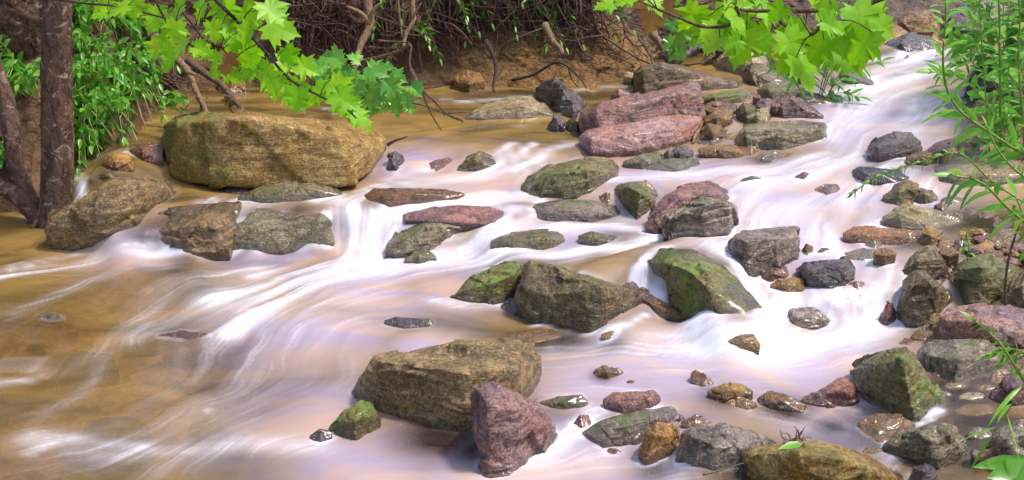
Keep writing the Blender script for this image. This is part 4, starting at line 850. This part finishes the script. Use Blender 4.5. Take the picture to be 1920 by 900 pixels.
r5 = MB(); r5.tube([at_Y(-20, 60, Y2-.1), at_Y(15, 20, Y2-.12), at_Y(24, -30, Y2-.1)], .05, .04, 10, 6, .12)
tree_from('tree_stump', 'great gnarled root crown hanging over the bank in the top left corner', 'tree', at_Y(0, 75, Y2), [('trunk', m, BARK), ('root', r3, BARK), ('root', r4, BARK), ('root', r5, BARK2)])

# ------------------------------------------------------------------ maple branches
def maple_branch(name, label, cat, Y, stems, leaves, lm, tm, seed, jit=.25, r0=.006, dz_c=0.0, extra=None):
    rs = random.Random(seed); base = at_Y(*stems[0][0], Y); t = empty(name, tuple(base)); tag(t, label, cat)
    sm = MB(); allp = []
    for si, st_ in enumerate(stems):
        yy = Y+(rs.uniform(-jit, jit) if si else 0)
        pp = [at_Y(u, v, yy) for u, v in st_]; c = sm.tube(pp, r0*(1 if si == 0 else .6), r0*.35, 7, 6, .08); allp += c
    ap = np.array(allp); lf = MB(); pt = sm
    for k, (u, v, ang, px) in enumerate(leaves):
        if seed == 13 and k % 4 == 3 or seed == 5 and k % 6 == 5: continue
        px *= .88 if seed == 13 else 1.0                  # u,v leaf base; ang tip direction in degrees (0 right, -90 down); px length
        yy = Y+rs.uniform(-jit, jit)*.8; p = at_Y(u, v, yy); a = math.radians(ang)
        L = px/FPX*yy*(.72 if seed == 5 else .80)
        d = Vector((math.cos(a), rs.uniform(-.5, .2), math.sin(a)))
        n = Vector((rs.uniform(-.6, .6), -.62, .65+rs.uniform(-.5, .4)))
        lf.maple(p, d, n, L, rs.uniform(.1, .4), rs.uniform(.05, .3), seed=seed*100+k)
        j = np.argmin(((ap-p)**2).sum(1)); q_ = ap[j]
        if np.linalg.norm(q_-p) < .5: pt.tube([q_, (p+q_)/2+np.array([0, 0, .012]), p], .0016, .0012, 4, 3)
    lf.build('leaves', lm, t)
    sm.build('stem', tm, t)
    if extra: extra(t)
    return t
L_left = [(345,8,-140,60),(300,20,-120,70),(240,10,-160,60),(210,0,-150,55),(330,40,-100,60),(375,20,-60,70),(420,0,-80,80),(455,12,-50,80),(350,70,-130,75),(318,60,-110,70),(300,78,-120,55),(280,60,-140,60),
 (330,100,-130,70),(395,40,-80,60),(440,36,-150,70),(470,50,-120,75),(500,45,-20,90),(520,20,-100,70),(495,5,-45,80),(370,80,-60,55),(362,88,-20,50),(395,92,-150,50),(410,98,-110,55),(395,120,-170,50),(405,125,-100,40),
 (425,130,-40,55),(440,95,-30,60),(455,80,-80,85),(470,100,-100,80),(500,90,-110,75),(520,115,-15,85),(505,120,-120,60),(480,128,-150,60),(495,135,-60,75),(530,145,-140,55),(540,130,-60,70),(560,150,-120,60),(545,160,-60,80),
 (560,165,-100,70),(590,160,-40,60),(575,175,-140,55),(610,165,-80,85),(620,150,-50,80),(625,175,-30,75),(640,180,-70,70),(650,200,-20,60),(660,210,-40,75),(655,212,-75,40),(460,60,-160,60),(560,120,-30,60),(515,150,-90,60),
 (430,60,-100,60),(200,25,-170,45),(260,30,-100,55),(385,5,-120,65),(535,90,-60,60),(480,20,-130,60),(600,180,-150,45),(250,-5,-90,60),(160,-5,-60,45),(415,50,-30,50)]
maple_branch('maple_branch', 'bright yellow green maple branch drooping in front of the huge ochre boulder', 'branch', 3.0,
  [[(330,-90),(395,-10),(450,45),(500,100),(545,150),(600,180),(650,205),(668,222)], [(60,-8),(150,5),(230,14),(330,40),(400,60)], [(285,-10),(320,50),(380,100),(440,118),(500,132),(550,165),(620,185)], [(325,0),(360,45),(385,75),(420,90)], [(440,10),(500,60),(560,80)]],
  L_left, LM_B, TWIGD, 5, .22, .006)
_r5 = random.Random(77)
L_left = L_left+[(u+_r5.uniform(-28, 28), v+_r5.uniform(-22, 22), a+_r5.uniform(-40, 40), p_*_r5.uniform(.55, .8)) for u, v, a, p_ in L_left if v > 5]
L_mid = [(640,110,170,50),(650,120,-160,55),(610,120,-150,45),(625,130,-170,50),(660,130,-120,50),(680,140,-60,60),(690,125,-20,55),(700,150,-80,55),(665,150,-100,60),(640,150,-130,45),(720,150,-50,55),(735,160,-60,50),(705,165,-110,55),
 (690,175,-70,55),(720,175,-30,45),(740,180,-80,45),(660,170,-60,50),(650,140,-40,45),(735,140,-20,40),(755,175,-70,40),(765,180,-90,35),(770,160,-40,40),(680,155,-150,45),(715,130,20,35),(630,112,120,30),(745,200,-90,30),(700,185,-100,45),(640,165,-80,45),(765,195,-60,30),(600,128,-120,35),(675,115,150,35),(725,190,-120,35)]
maple_branch('maple_sapling', 'darker blue green maple sapling bending over the pool behind the bright branch', 'sapling', 5.6,
  [[(672,120),(690,135),(720,160),(760,190)], [(595,92),(620,102),(640,118),(680,135)], [(760,190),(800,200),(830,212),(868,226)], [(690,175),(660,200),(630,205)], [(640,118),(650,150),(665,190)]], L_mid, LM_D, TWIGD, 9, .2, .006)
L_right = [(1185,-5,-160,60),(1150,5,-170,55),(1215,0,-40,60),(1270,0,-70,85),(1310,10,-120,90),(1330,30,-90,100),(1360,20,-40,95),(1300,5,-30,80),(1390,30,-120,100),(1345,45,-150,60),(1400,55,-110,110),(1440,40,-60,90),(1420,15,-20,80),
 (1470,10,-130,60),(1480,40,-100,70),(1500,30,-40,80),(1530,0,-70,70),(1445,60,-150,90),(1470,60,-60,95),(1440,70,-100,110),(1490,95,-120,80),(1492,110,-60,110),(1525,60,-80,100),(1560,25,-90,110),(1545,75,-120,85),(1600,10,-60,110),(1620,25,-30,120),
 (1630,30,-95,130),(1600,50,-110,90),(1580,70,-60,120),(1560,90,-40,100),(1600,85,-50,150),(1635,60,-120,110),(1555,0,-110,60),(1380,0,-60,70),(1590,0,-20,60),(1350,70,-140,70),(1390,75,-170,60),(1255,-15,-100,60),(1480,-10,-60,60),(1420,-10,-110,70),(1510,50,-160,70),(1540,40,-20,80),(1655,20,-70,95),(1440,10,-170,70),(1370,10,-110,90)]
maple_branch('maple_branch', 'large bright maple branch hanging into the top right over the far rapid', 'branch', 2.5,
  [[(1760,-60),(1640,2),(1560,18),(1470,20),(1400,20),(1380,12)], [(1380,12),(1385,30),(1370,45),(1345,51),(1310,48),(1270,32),(1232,17)], [(1452,20),(1462,40),(1490,60),(1497,75),(1495,110)], [(1497,68),(1530,70),(1580,80)], [(1580,14),(1590,30),(1600,50)], [(1520,66),(1540,50),(1560,40)]],
  L_right, LM_B, TWIG, 13, .18, .008)
L_h = [(1258,30,-150,45),(1262,34,-100,35),(1290,40,-100,55),(1300,45,-60,45),(1285,50,-110,50),(1272,80,-110,50),(1270,82,-70,45),(1266,75,-140,40),(1298,60,-80,40)]
maple_branch('maple_sapling', 'small hanging spray of darker maple leaves in front of the driftwood', 'sapling', 3.2, [[(1240,18),(1262,30),(1275,55),(1270,85)], [(1262,30),(1290,40),(1300,50)]], L_h, LM_D, TWIG, 17, .08, .004)

# dead curled leaf hanging
def dead_leaf(label, u, v, Y, px, ang, grp='dead leaves', ground=False):
    p = at(u, v, .01) if Y is None else at_Y(u, v, Y); m = MB(); a = math.radians(ang)
    m.maple(p, Vector((math.cos(a), -.2, math.sin(a)*(.2 if ground else 1))), Vector((.2, -.5, .8)), px/FPX*p[1], .7, .5, seed=u)
    o = m.build('dead_leaf', LM_DEAD, None, p); tag(o, label, 'leaf', grp)
dead_leaf('brown withered leaf hanging at the upper right beside the bright maple branch', 1232, -8, 2.5, 75, -100)
dead_leaf('brown withered leaf caught among the bright left maple leaves', 425, 100, 2.95, 45, -95)
dead_leaf('orange fallen leaf lying behind the rock heap in the water', 1105, 168, None, 26, 0, ground=True)
dead_leaf('orange fallen leaf on the rubble beside the tilted purple slab', 1358, 206, None, 18, 90, ground=True)
dead_leaf('yellow fallen leaf on top of the huge ochre boulder', 445, 214, 6.5, 24, 10, ground=True)
dead_leaf('yellow fallen leaf in the shallow water on the right', 1865, 415, None, 18, 10, ground=True)
dead_leaf('orange leaf caught on the branch behind the huge ochre boulder', 432, 184, 7.0, 24, -110)

# ------------------------------------------------------------------ single branches, roots and twigs
def branch(name, label, cat, lines, mt, r0=.015, Y=None, hang=None, grp=None, r1f=.4, sides=8):
    """lines: pixel polylines with the distance of each point taken from Y (start, end)"""
    ms = MB(); first = None
    for k, ln in enumerate(lines):
        n = len(ln); pp = [at_Y(u, v, Y[0]+(Y[1]-Y[0])*(i/(n-1)) if k == 0 else np.mean(Y)+(Y[1]-Y[0])*.3) for i, (u, v) in enumerate(ln)]
        if first is None: first = pp[-1]
        ms.tube(pp, r0*(1 if k == 0 else .55), r0*r1f*(1 if k == 0 else .6), sides, 6, .10)
    o = ms.build(name, mt, None, first); tag(o, label, cat, grp); return o
branch('branch', 'forked dead branch leaning into the pool behind the huge boulder, its paler left arm', 'branch', [P("290,68 325,105 345,125 356,140 365,165 378,190 390,218"), P("352,135 368,140"), P("360,150 354,158 354,166"), P("370,180 378,196 376,214")], VINE, .03, (7.2, 6.75))
branch('branch', 'straight dead branch slanting down behind the huge boulder', 'branch', [P("352,112 385,138 415,158 435,182 450,200 466,218"), P("436,185 432,200 438,212"), P("430,180 424,190")], TWIG, .028, (7.2, 6.75))
branch('vine', 'pale twisted stem hanging before the undercut bank left of centre', 'stem', [P("690,-30 690,10 694,40 688,62 678,80 672,100 670,118 660,135"), P("692,45 680,28 668,20 650,12"), P("690,45 700,20 715,5"), P("684,36 670,38 655,28")], VINE, .035, (7.6, 7.3))
branch('vine', 'slender brown stem hanging right of the pale twisted stem', 'stem', [P("770,-20 774,20 775,40 762,62 758,80 756,90"), P("772,35 790,5"), P("744,-10 750,40 754,70")], VINE, .022, (7.7, 7.5))
branch('branch', 'thin pale forked twig reaching over the pool above the sapling', 'branch', [P("680,115 720,105 750,95 770,85 768,120 780,150"), P("690,88 730,90 768,86"), P("708,76 740,78 770,80"), P("720,90 745,115")], TWIG, .012, (6.6, 6.4))
branch('branch', 'long bare twig arching down to the calm pool', 'branch', [P("770,130 790,165 815,190 840,215 868,228"), P("790,165 800,195 815,225 828,245"), P("795,165 830,160 842,140"), P("830,205 833,218"), P("840,212 875,210")], TWIG, .011, (6.3, 6.0))
branch('branch', 'bare root hanging from the bank to the water above the pale flat rock', 'root', [P("910,75 925,105 930,130 925,160 926,172")], TWIGD, .018, (7.9, 7.7))
branch('branch', 'broken brown root crossing the ochre bank', 'root', [P("1020,45 1035,75 1050,90 1055,102")], VINE, .03, (8.2, 8.0))
branch('branch', 'thin dead twigs trailing to the water below the ochre bank', 'branch', [P("960,150 1000,140 1040,118 1065,125 1090,150 1100,166"), P("1065,125 1072,148 1085,165"), P("1040,118 1010,115")], TWIGD, .012, (8.3, 8.0))
branch('branch', 'curved red brown root hooking out of the bank above the long olive boulder', 'root', [P("1225,60 1228,70 1240,80 1252,80 1265,78"), P("1228,68 1238,85 1245,105")], VINE, .035, (8.6, 8.4))
branch('driftwood', 'grey driftwood log stranded behind the long olive boulder', 'driftwood', [P("1255,112 1280,100 1310,82"), P("1300,86 1312,92"), P("1290,95 1270,118")], bark_mat('driftwood_grey', (.12, .10, .11), (.30, .26, .27), None, 12), .055, (8.7, 8.9), r1f=.8)
branch('driftwood', 'dark driftwood stick beside the grey log', 'driftwood', [P("1300,92 1325,88 1345,95 1355,102"), P("1312,95 1335,98 1352,100")], TWIGD, .03, (8.9, 8.9))
branch('twig', 'red twig arching from the foam to the dark humped rock', 'twig', [P("1563,290 1590,280 1624,274"), P("1562,290 1560,275 1545,262 1535,244")], TWIGD, .010, (6.9, 6.7))
branch('twig', 'two short dark twigs standing behind the pointed olive rock', 'twig', [P("1184,540 1183,522 1192,510 1206,506"), P("1186,536 1190,520")], TWIGD, .012, (5.1, 5.1))
branch('twig', 'broken brown stick wedged on the mossy sunken boulder', 'twig', [P("1284,572 1296,560 1312,545"), P("1288,566 1308,548")], BARK2, .016, (4.85, 4.95), r1f=.8)
branch('twig', 'pale twig leaning on the front of the great olive slab', 'twig', [P("836,762 860,770 884,778")], TWIG, .010, (3.62, 3.6))
branch('twig', 'short dark stick standing behind the red wedge', 'twig', [P("944,738 940,718 928,698"), P("940,722 930,712")], BARK2, .014, (3.75, 3.85))
branch('twig', 'curled dead leaf stalk sticking up right of the huge boulder', 'twig', [P("726,272 740,264 752,260"), P("748,262 758,258 764,256")], TWIGD, .010, (6.1, 6.1))
branch('twig', 'forked red twig beside the square green boulder', 'twig', [P("1722,660 1735,672 1750,690 1762,712"), P("1735,672 1742,662"), P("1720,672 1736,690 1748,702")], TWIGD, .008, (4.2, 4.1))
branch('driftwood', 'dark wet root lying in the bottom right corner', 'driftwood', [P("1822,860 1860,855 1890,835 1925,830 1980,810"), P("1870,850 1900,850 1960,835")], BARK2, .028, (3.35, 3.3), r1f=.8)
branch('twig', 'bleached upright stick in front of the green right bank rock', 'twig', [P("1884,572 1886,520 1895,470 1908,430 1918,405")], TWIG, .006, (3.9, 3.9))
branch('twig', 'dry grass stalk beside the large grey rock at the bottom', 'twig', [P("1318,890 1350,882 1394,868")], VINE, .004, (3.1, 3.1))
# debris clump by the bottom boulder
def clump(label, u, v, Y, px, n, seed):
    rs = random.Random(seed); m = MB(); c0 = at_Y(u, v, Y); s_ = px/FPX*Y
    for k in range(n):
        a = rs.uniform(0, 6.28); q0 = c0+np.array([rs.uniform(-.3, .3)*s_, rs.uniform(-.2, .2)*s_, 0]); q1 = q0+np.array([math.cos(a)*.45*s_, rs.uniform(-.25, .25)*s_, abs(math.sin(a))*.45*s_])
        m.tube([q0, (q0+q1)/2+np.array([rs.uniform(-.1, .1)*s_]*3), q1], .03*s_, .015*s_, 5, 3)
    for k in range(n//2): m.blade(c0+np.array([rs.uniform(-.4, .4)*s_, rs.uniform(-.2, .2)*s_, rs.uniform(0, .2)*s_]), (rs.uniform(-1, 1), rs.uniform(-1, .2), rs.uniform(-.2, .5)), (0, -.5, .8), rs.uniform(.3, .6)*s_, .16*s_, .5)
    o = m.build('debris_clump', VINE if seed == 3 else TWIG, None, c0); tag(o, label, 'debris', 'clumps of drift debris')
clump('small clump of twigs and dead leaves stuck behind the broad bottom boulder', 1488, 828, 3.35, 60, 12, 3)
clump('clump of drift twigs between the triangular rock and the big dark green rock', 1768, 520, 4.5, 46, 24, 4)
clump('upright splinters of bark between the lower cluster rocks', 1280, 790, 3.45, 34, 8, 5)
clump('wad of twigs behind the driftwood log', 1365, 108, 8.9, 70, 40, 6)

# fine hanging roots under the bank: uncountable
rs = random.Random(21); m = MB()
for k in range(1200):
    u = rs.choice([rs.uniform(560, 1180), rs.uniform(730, 1120), rs.uniform(250, 330), rs.uniform(520, 720)]); v0 = rs.uniform(-40, 60) if u > 500 else rs.uniform(110, 170)
    p = hit(u, v0); L = abs(rs.gauss(0, .28))+.10
    if u < 500: L *= .8
    p = p+np.array([0, -.02-rs.uniform(0, .12), 0]); sway = rs.uniform(-.15, .15)+(.06 if u > 800 else -.02)
    pts = [p+np.array([0, .06, .02]), p+np.array([sway*.2, -.02, -L*.3]), p+np.array([sway*.6+rs.uniform(-.05, .05), rs.uniform(-.05, .03), -L*.7]), p+np.array([sway+rs.uniform(-.07, .07), rs.uniform(-.06, .05), -L])]
    if k % 8 == 0: pts = [p, p+np.array([rs.uniform(-.2, .2), -.08, rs.uniform(-.1, .05)]), p+np.array([rs.uniform(-.45, .45), -.1, rs.uniform(-.3, .05)]), p+np.array([rs.uniform(-.5, .5), -.05, rs.uniform(-.45, 0)])]
    r = rs.choice([.0025, .003, .004, .006, .010]); m.tube(pts, r, r*.5, 4, 3)
roots = m.build('hanging_roots', ROOTM); tag(roots, 'dense fringe of fine dark roots hanging from the undercut bank', 'roots', None, 'stuff')
m = MB()
for k in range(420):
    u, v = rs.uniform(1000, 1480), rs.uniform(20, 125); p = hit(u, v)+np.array([0, -.02, .01]); a = rs.uniform(0, 6.28); L = rs.uniform(.04, .22)
    q1 = p+np.array([math.cos(a)*L, math.sin(a)*L*.4-.02, rs.uniform(-.2, .5)*L]); m.tube([p, (p+q1)/2+np.array([0, 0, .01]), q1], .004, .002, 4, 2)
for k in range(300):
    u, v = rs.uniform(1240, 1500), rs.uniform(-5, 110); p = hit(u, v); m.blade(p+np.array([0, -.02, .015]), (rs.uniform(-1, 1), rs.uniform(-.8, .3), rs.uniform(-.2, .4)), (0, -.5, .8), rs.uniform(.05, .12), rs.uniform(.02, .05), .4)
o = m.build('leaf_litter', TWIG); tag(o, 'brown twigs and dead leaves littering the slope behind the long olive boulder', 'litter', None, 'stuff')

# ------------------------------------------------------------------ leafy plants
def leafy(name, label, base, tips, n, L, Wd, lm, sm, seed, group, cat='plant', droop=.5, rstem=.004, both=True, start=.25, sag=.12):
    """base point, list of stem tip points; pointed leaves set along each stem"""
    rs = random.Random(seed); base = np.array(base); t = empty(name, tuple(base)); tag(t, label, cat, group); st_ = MB(); lf = MB()
    for tip in tips:
        pl = tip if isinstance(tip, list) else [base, (base*.55+np.array(tip)*.45)+np.array([rs.uniform(-.03, .03), rs.uniform(-.03, .03), sag]), np.array(tip)]
        c = st_.tube(pl, rstem, rstem*.45, 6, 8); m_ = len(c)
        for k in range(n):
            f = start+(1-start)*(k+rs.uniform(0, .8))/n; i = min(int(f*(m_-1)), m_-2); p = c[i]+(c[i+1]-c[i])*(f*(m_-1)-i)
            d0 = Vector(c[i+1]-c[i]).normalized(); a = k*2.4+rs.uniform(-.4, .4)
            sd_ = d0.cross(Vector((.2, .9, .3))).normalized(); s2 = d0.cross(sd_)
            d = d0*.55+(sd_*math.cos(a)+s2*math.sin(a))*.9
            sc_ = (1.1-.55*f)*rs.uniform(.7, 1.15)
            lf.blade(p, d, d0 if abs(d.normalized().dot(d0)) < .9 else Vector((0, 0, 1)), L*sc_, Wd*sc_, droop*rs.uniform(.4, 1.3))
        lf.blade(c[-1], Vector(c[-1]-c[-2]), Vector((.3, -.5, .8)), L*.6, Wd*.6, .2)
    st_.build('stem', sm, t); lf.build('leaves', lm, t); return t
# left bank: plants growing from the slope, hanging over
_lb = [(150,20,'topmost in the gap beside the straight trunk'),(185,45,'with upright tips high on the left bank'),(225,30,'under the left maple branch at the top'),(165,85,'just right of the straight trunk, above the middle'),(205,95,'in the middle of the left bank'),(250,70,'with wide spread leaves near the dead branches'),
       (160,150,'touching the straight trunk at mid height'),(195,150,'with drooping leaves at mid bank'),(235,135,'near the edge of the root fringe'),(270,115,'at the right edge of the left bank'),(150,205,'low beside the straight trunk'),(185,200,'thickest and lowest on the left bank'),
       (220,190,'above the side trickle'),(255,170,'over the hanging root fringe'),(290,160,'right at the water corner of the left bank'),(170,245,'trailing over the side cascade'),(215,230,'trailing to the ochre pebble'),(40,130,'in the gap between the two left trunks, upper'),(15,150,'at the left edge under the root crown'),(55,165,'in the gap between the two left trunks, lower'),(8,285,'low at the left edge'),(290,60,'small and pale beside the maple stem'),(310,195,'smallest, on the roots at the pool corner')]
for k, (u, v, w) in enumerate(_lb):
    p = hit(u, v+18); rs = random.Random(300+k)
    tips = [p+np.array([rs.uniform(-.22, .28), -rs.uniform(.08, .34), rs.uniform(-.12, .30)]) for _ in range(6)]
    leafy('bank_plant', 'green narrow leaved plant '+w, p-np.array([0, -.03, .02]), tips, 10, .115, .042, LM_P, STEMY, 400+k, 'leafy plants of the left bank', droop=.7)
m = MB()
# yellow trailing stems
for k in range(26):
    rs = random.Random(900+k); p = hit(rs.uniform(150, 270), rs.uniform(130, 210)); q1 = p+np.array([rs.uniform(-.2, .3), -rs.uniform(.15, .35), -rs.uniform(.05, .5)])
    m.tube([p, (p+q1)/2+np.array([0, -.08, .10]), q1], .005, .003, 5, 5)
o = m.build('trailing_stems', STEMY); tag(o, 'tangle of pale yellow stems trailing under the left bank plants', 'stems', None, 'stuff')
# far bank sprays
for k, (u, v, w) in enumerate([(835,10,'left of the hanging roots'),(880,5,'in the centre of the bank top'),(1005,15,'above the broken root'),(1050,10,'above the ochre bank'),(1115,10,'left of the right maple branch'),(780,85,'on the thin pale forked twig'),(720,-5,'by the pale twisted stem'),(1165,15,'nearest the right maple branch'),(960,20,'over the dark fringe of roots')]):
    p = hit(u, v); rs = random.Random(500+k); tips = [p+np.array([rs.uniform(-.28, .28), -rs.uniform(.15, .4), rs.uniform(-.25, .12)]) for _ in range(4)]
    leafy('vine_spray', 'small green leafy spray hanging '+w, p, tips, 7, .10, .03, LM_P, TWIG, 600+k, 'leafy sprays of the far bank', droop=.6)
# right bank stalks.  Distances are along the view depth
def stalk(label, line, Y, n, L, Wd, seed, lm=LM_R, start=.1, droop=.5, r=.006, group='leafy stalks of the right bank', name='leafy_stalk', cat='plant'):
    if Y is None:
        yh = min(hit(line[0][0], line[0][1], 'ground')[1], 7.2); Y = (yh, yh)
    k = len(line); pl = [at_Y(u, v, Y[0]+(Y[1]-Y[0])*i/(k-1)) for i, (u, v) in enumerate(line)]
    g0 = pl[0].copy(); gz = min(down(g0[0], g0[1]), g0[2]-.02)
    pl = [np.array([g0[0]+.05, g0[1]+.03, gz])]+pl
    return leafy(name, label, pl[0], [pl], n, L, Wd, lm, STEM, seed, group, cat, droop, r, start=start)
stalk('tall arching stalk with long drooping leaves, its tip at the far white water', P("1990,330 1920,290 1850,245 1800,208 1775,165 1768,110 1772,50 1773,5"), (3.6, 3.5), 52, .15, .030, 71, start=.16)
stalk('thin stalk with tiny leaves reaching left to the dark plank shaped rock', P("2000,420 1930,385 1860,340 1800,288 1740,300 1680,318 1630,340 1600,362"), (3.4, 3.5), 60, .045, .016, 72, start=.3, r=.0035)
stalk('upright stalk with broad leaves left of the tallest ones', P("1860,330 1852,240 1846,150 1840,70 1835,-40"), None, 22, .20, .06, 73)
stalk('thick tall stalk in the middle of the right bank clump', P("1880,330 1876,230 1875,120 1874,40 1870,-60"), None, 22, .20, .065, 74, r=.010)
stalk('tall stalk at the right edge of the clump', P("1925,330 1918,220 1910,120 1912,30 1905,-60"), None, 22, .20, .065, 75, r=.009)
stalk('leaning stalk with pale round leaves behind the arching one', P("1900,300 1860,210 1820,160 1790,140 1745,135"), None, 24, .15, .07, 76)
stalk('short stalk with grassy leaves at the foot of the clump', P("1875,300 1868,250 1862,215 1850,190"), None, 26, .28, .03, 77, droop=.9)
stalk('second grassy stalk lower at the foot of the clump', P("1910,320 1900,270 1888,235 1890,205"), None, 26, .26, .032, 78, droop=.9)
stalk('stalk with big hanging leaves over the broad pale slab', P("2010,470 1940,430 1890,390 1850,350 1820,335 1790,330"), (3.2, 3.2), 18, .13, .036, 79, start=.3, droop=.9)
stalk('thin stalk with small bright leaves right of the broad pale slab', P("2000,380 1950,350 1905,320 1870,280 1850,235"), (3.3, 3.4), 30, .07, .022, 80)
stalk('stalk with ragged leaves hanging from the right edge at mid height', P("2000,460 1950,450 1925,415 1905,370"), (3.0, 3.1), 14, .13, .045, 81, droop=1)
stalk('young plant arching over the grey layered slab on the right', P("1990,760 1940,740 1905,690 1880,650 1850,620 1825,600"), (2.9, 3.0), 24, .085, .022, 82, droop=.7, start=.3)
stalk('bent plant with yellow green leaves at the right edge below the pink slab', P("1990,700 1950,680 1915,660 1890,655 1860,665"), (2.9, 3.0), 16, .08, .024, 83, droop=.8, start=.3)
stalk('tiny sprig with two hanging leaves in front of the right bank rocks', P("1812,522 1814,490 1816,465 1815,450"), (4.75, 4.75), 7, .10, .034, 84, droop=1.0, r=.004, start=.5)
stalk('long grass blade leaning left over the clear right pool', P("1990,640 1960,690 1920,720 1890,770 1860,815"), (2.7, 2.7), 5, .20, .016, 85, droop=.5, start=.5, r=.003)
# dense undergrowth behind the stalks
for k, (u, v, w) in enumerate([(1890,90,'filling the top right corner'),(1835,50,'pale and bushy beside the far rapid'),(1868,130,'bushy in the middle of the right bank clump'),(1930,120,'dense against the right edge'),(1925,170,'at the right edge behind the tall stalks'),(1870,170,'over the green black rock'),(1905,235,'low at the right edge'),(1540,25,'behind the right maple branch'),(1945,60,'outermost at the right edge')]):
    p = hit(u, v+30, 'ground', 7.5); p = at_Y(u, v+30, min(max(p[1], 4.6), 7.6)); rs = random.Random(700+k); p[2] = min(p[2], down(p[0], p[1])+.02)
    sc_ = p[1]/5
    tips = [p+np.array([rs.uniform(-.3, .3), -rs.uniform(.0, .3), rs.uniform(.15, .75)])*sc_ for _ in range(7)]
    leafy('undergrowth_shrub', 'leafy green shrub '+w, p, tips, 14, .12*sc_, .034*sc_, LM_R if k < 4 else LM_P, STEM, 800+k, 'shrubs of the right bank', 'shrub', droop=.6)
# broad leaf plant bottom right corner
t = empty('broad_leaf_plant', tuple(at_Y(1990, 905, 2.55))); tag(t, 'low plant with broad glossy leaves in the bottom right corner', 'plant')
lf = MB(); st_ = MB()
for (u, v, u2, v2, w, Y) in [(1925,868,1822,866,.045,2.7),(1960,880,1850,885,.09,2.65),(1990,870,1900,905,.10,2.6),(1960,830,1915,800,.04,2.7)]:
    a, b_ = at_Y(u, v, Y), at_Y(u2, v2, Y-.05); lf.blade(a, b_-a, (0, -.6, .8), float(np.linalg.norm(b_-a)), w, .15); st_.tube([np.array(t.location), a], .003, .002, 5, 3)
lf.build('leaves', leaf_mat('broad_leaf', (.06, .26, .03), (.16, .42, .03), .35, .2), t); st_.build('stem', STEM, t)
lf = MB(); p = at_Y(1505, 832, 3.25); lf.blade(p, (-1, -.3, 0), (0, -.3, .9), .09, .03, .1); o = lf.build('fallen_leaf', LM_R, None, p); tag(o, 'bright green fallen leaf on the broad bottom boulder', 'leaf')

# loose gravel in the shallows and on the bar: uncountable
rs = random.Random(55); m = MB()
def scat(n, us, vs, r0, r1, dz=0.0):
    for _ in range(n):
        u, v = rs.uniform(*us), rs.uniform(*vs); p = at(u, v); z = down(p[0], p[1])
        p[2] = z+dz; m.tri_rock(p, rs.uniform(r0, r1), rs)
scat(260, (1660, 1960), (480, 720), .012, .04, .01); scat(160, (1600, 1960), (740, 890), .012, .035); scat(120, (1380, 1660), (500, 620), .01, .028); scat(160, (1780, 2050), (385, 440), .012, .035, .015); scat(110, (1750, 1900), (690, 760), .01, .04); scat(60, (1700, 1850), (760, 850), .01, .04)
scat(60, (970, 1150), (622, 645), .008, .025); scat(40, (760, 900), (800, 840), .01, .03); scat(50, (1180, 1420), (845, 890), .01, .03); scat(70, (1320, 1480), (175, 225), .012, .04, .04); scat(50, (1700, 1900), (430, 460), .012, .03, .01)
m2 = m; m = MB(); scat(220, (1640, 1960), (390, 720), .015, .045, .008); scat(60, (1320, 1480), (170, 225), .015, .04, .02); scat(60, (1540, 1700), (530, 620), .012, .03, .01)
o = m.build('gravel', RM['purple'], sm=False); tag(o, 'mauve and brown flat gravel packed between the right bank rocks', 'gravel', None, 'stuff'); m = m2
o = m.build('gravel', RM['ochre'], sm=False); tag(o, 'small loose orange and brown gravel in the shallows', 'gravel', None, 'stuff')
for o in bpy.data.objects:
    if o.name.startswith('hull'): print('left hull', o.name)
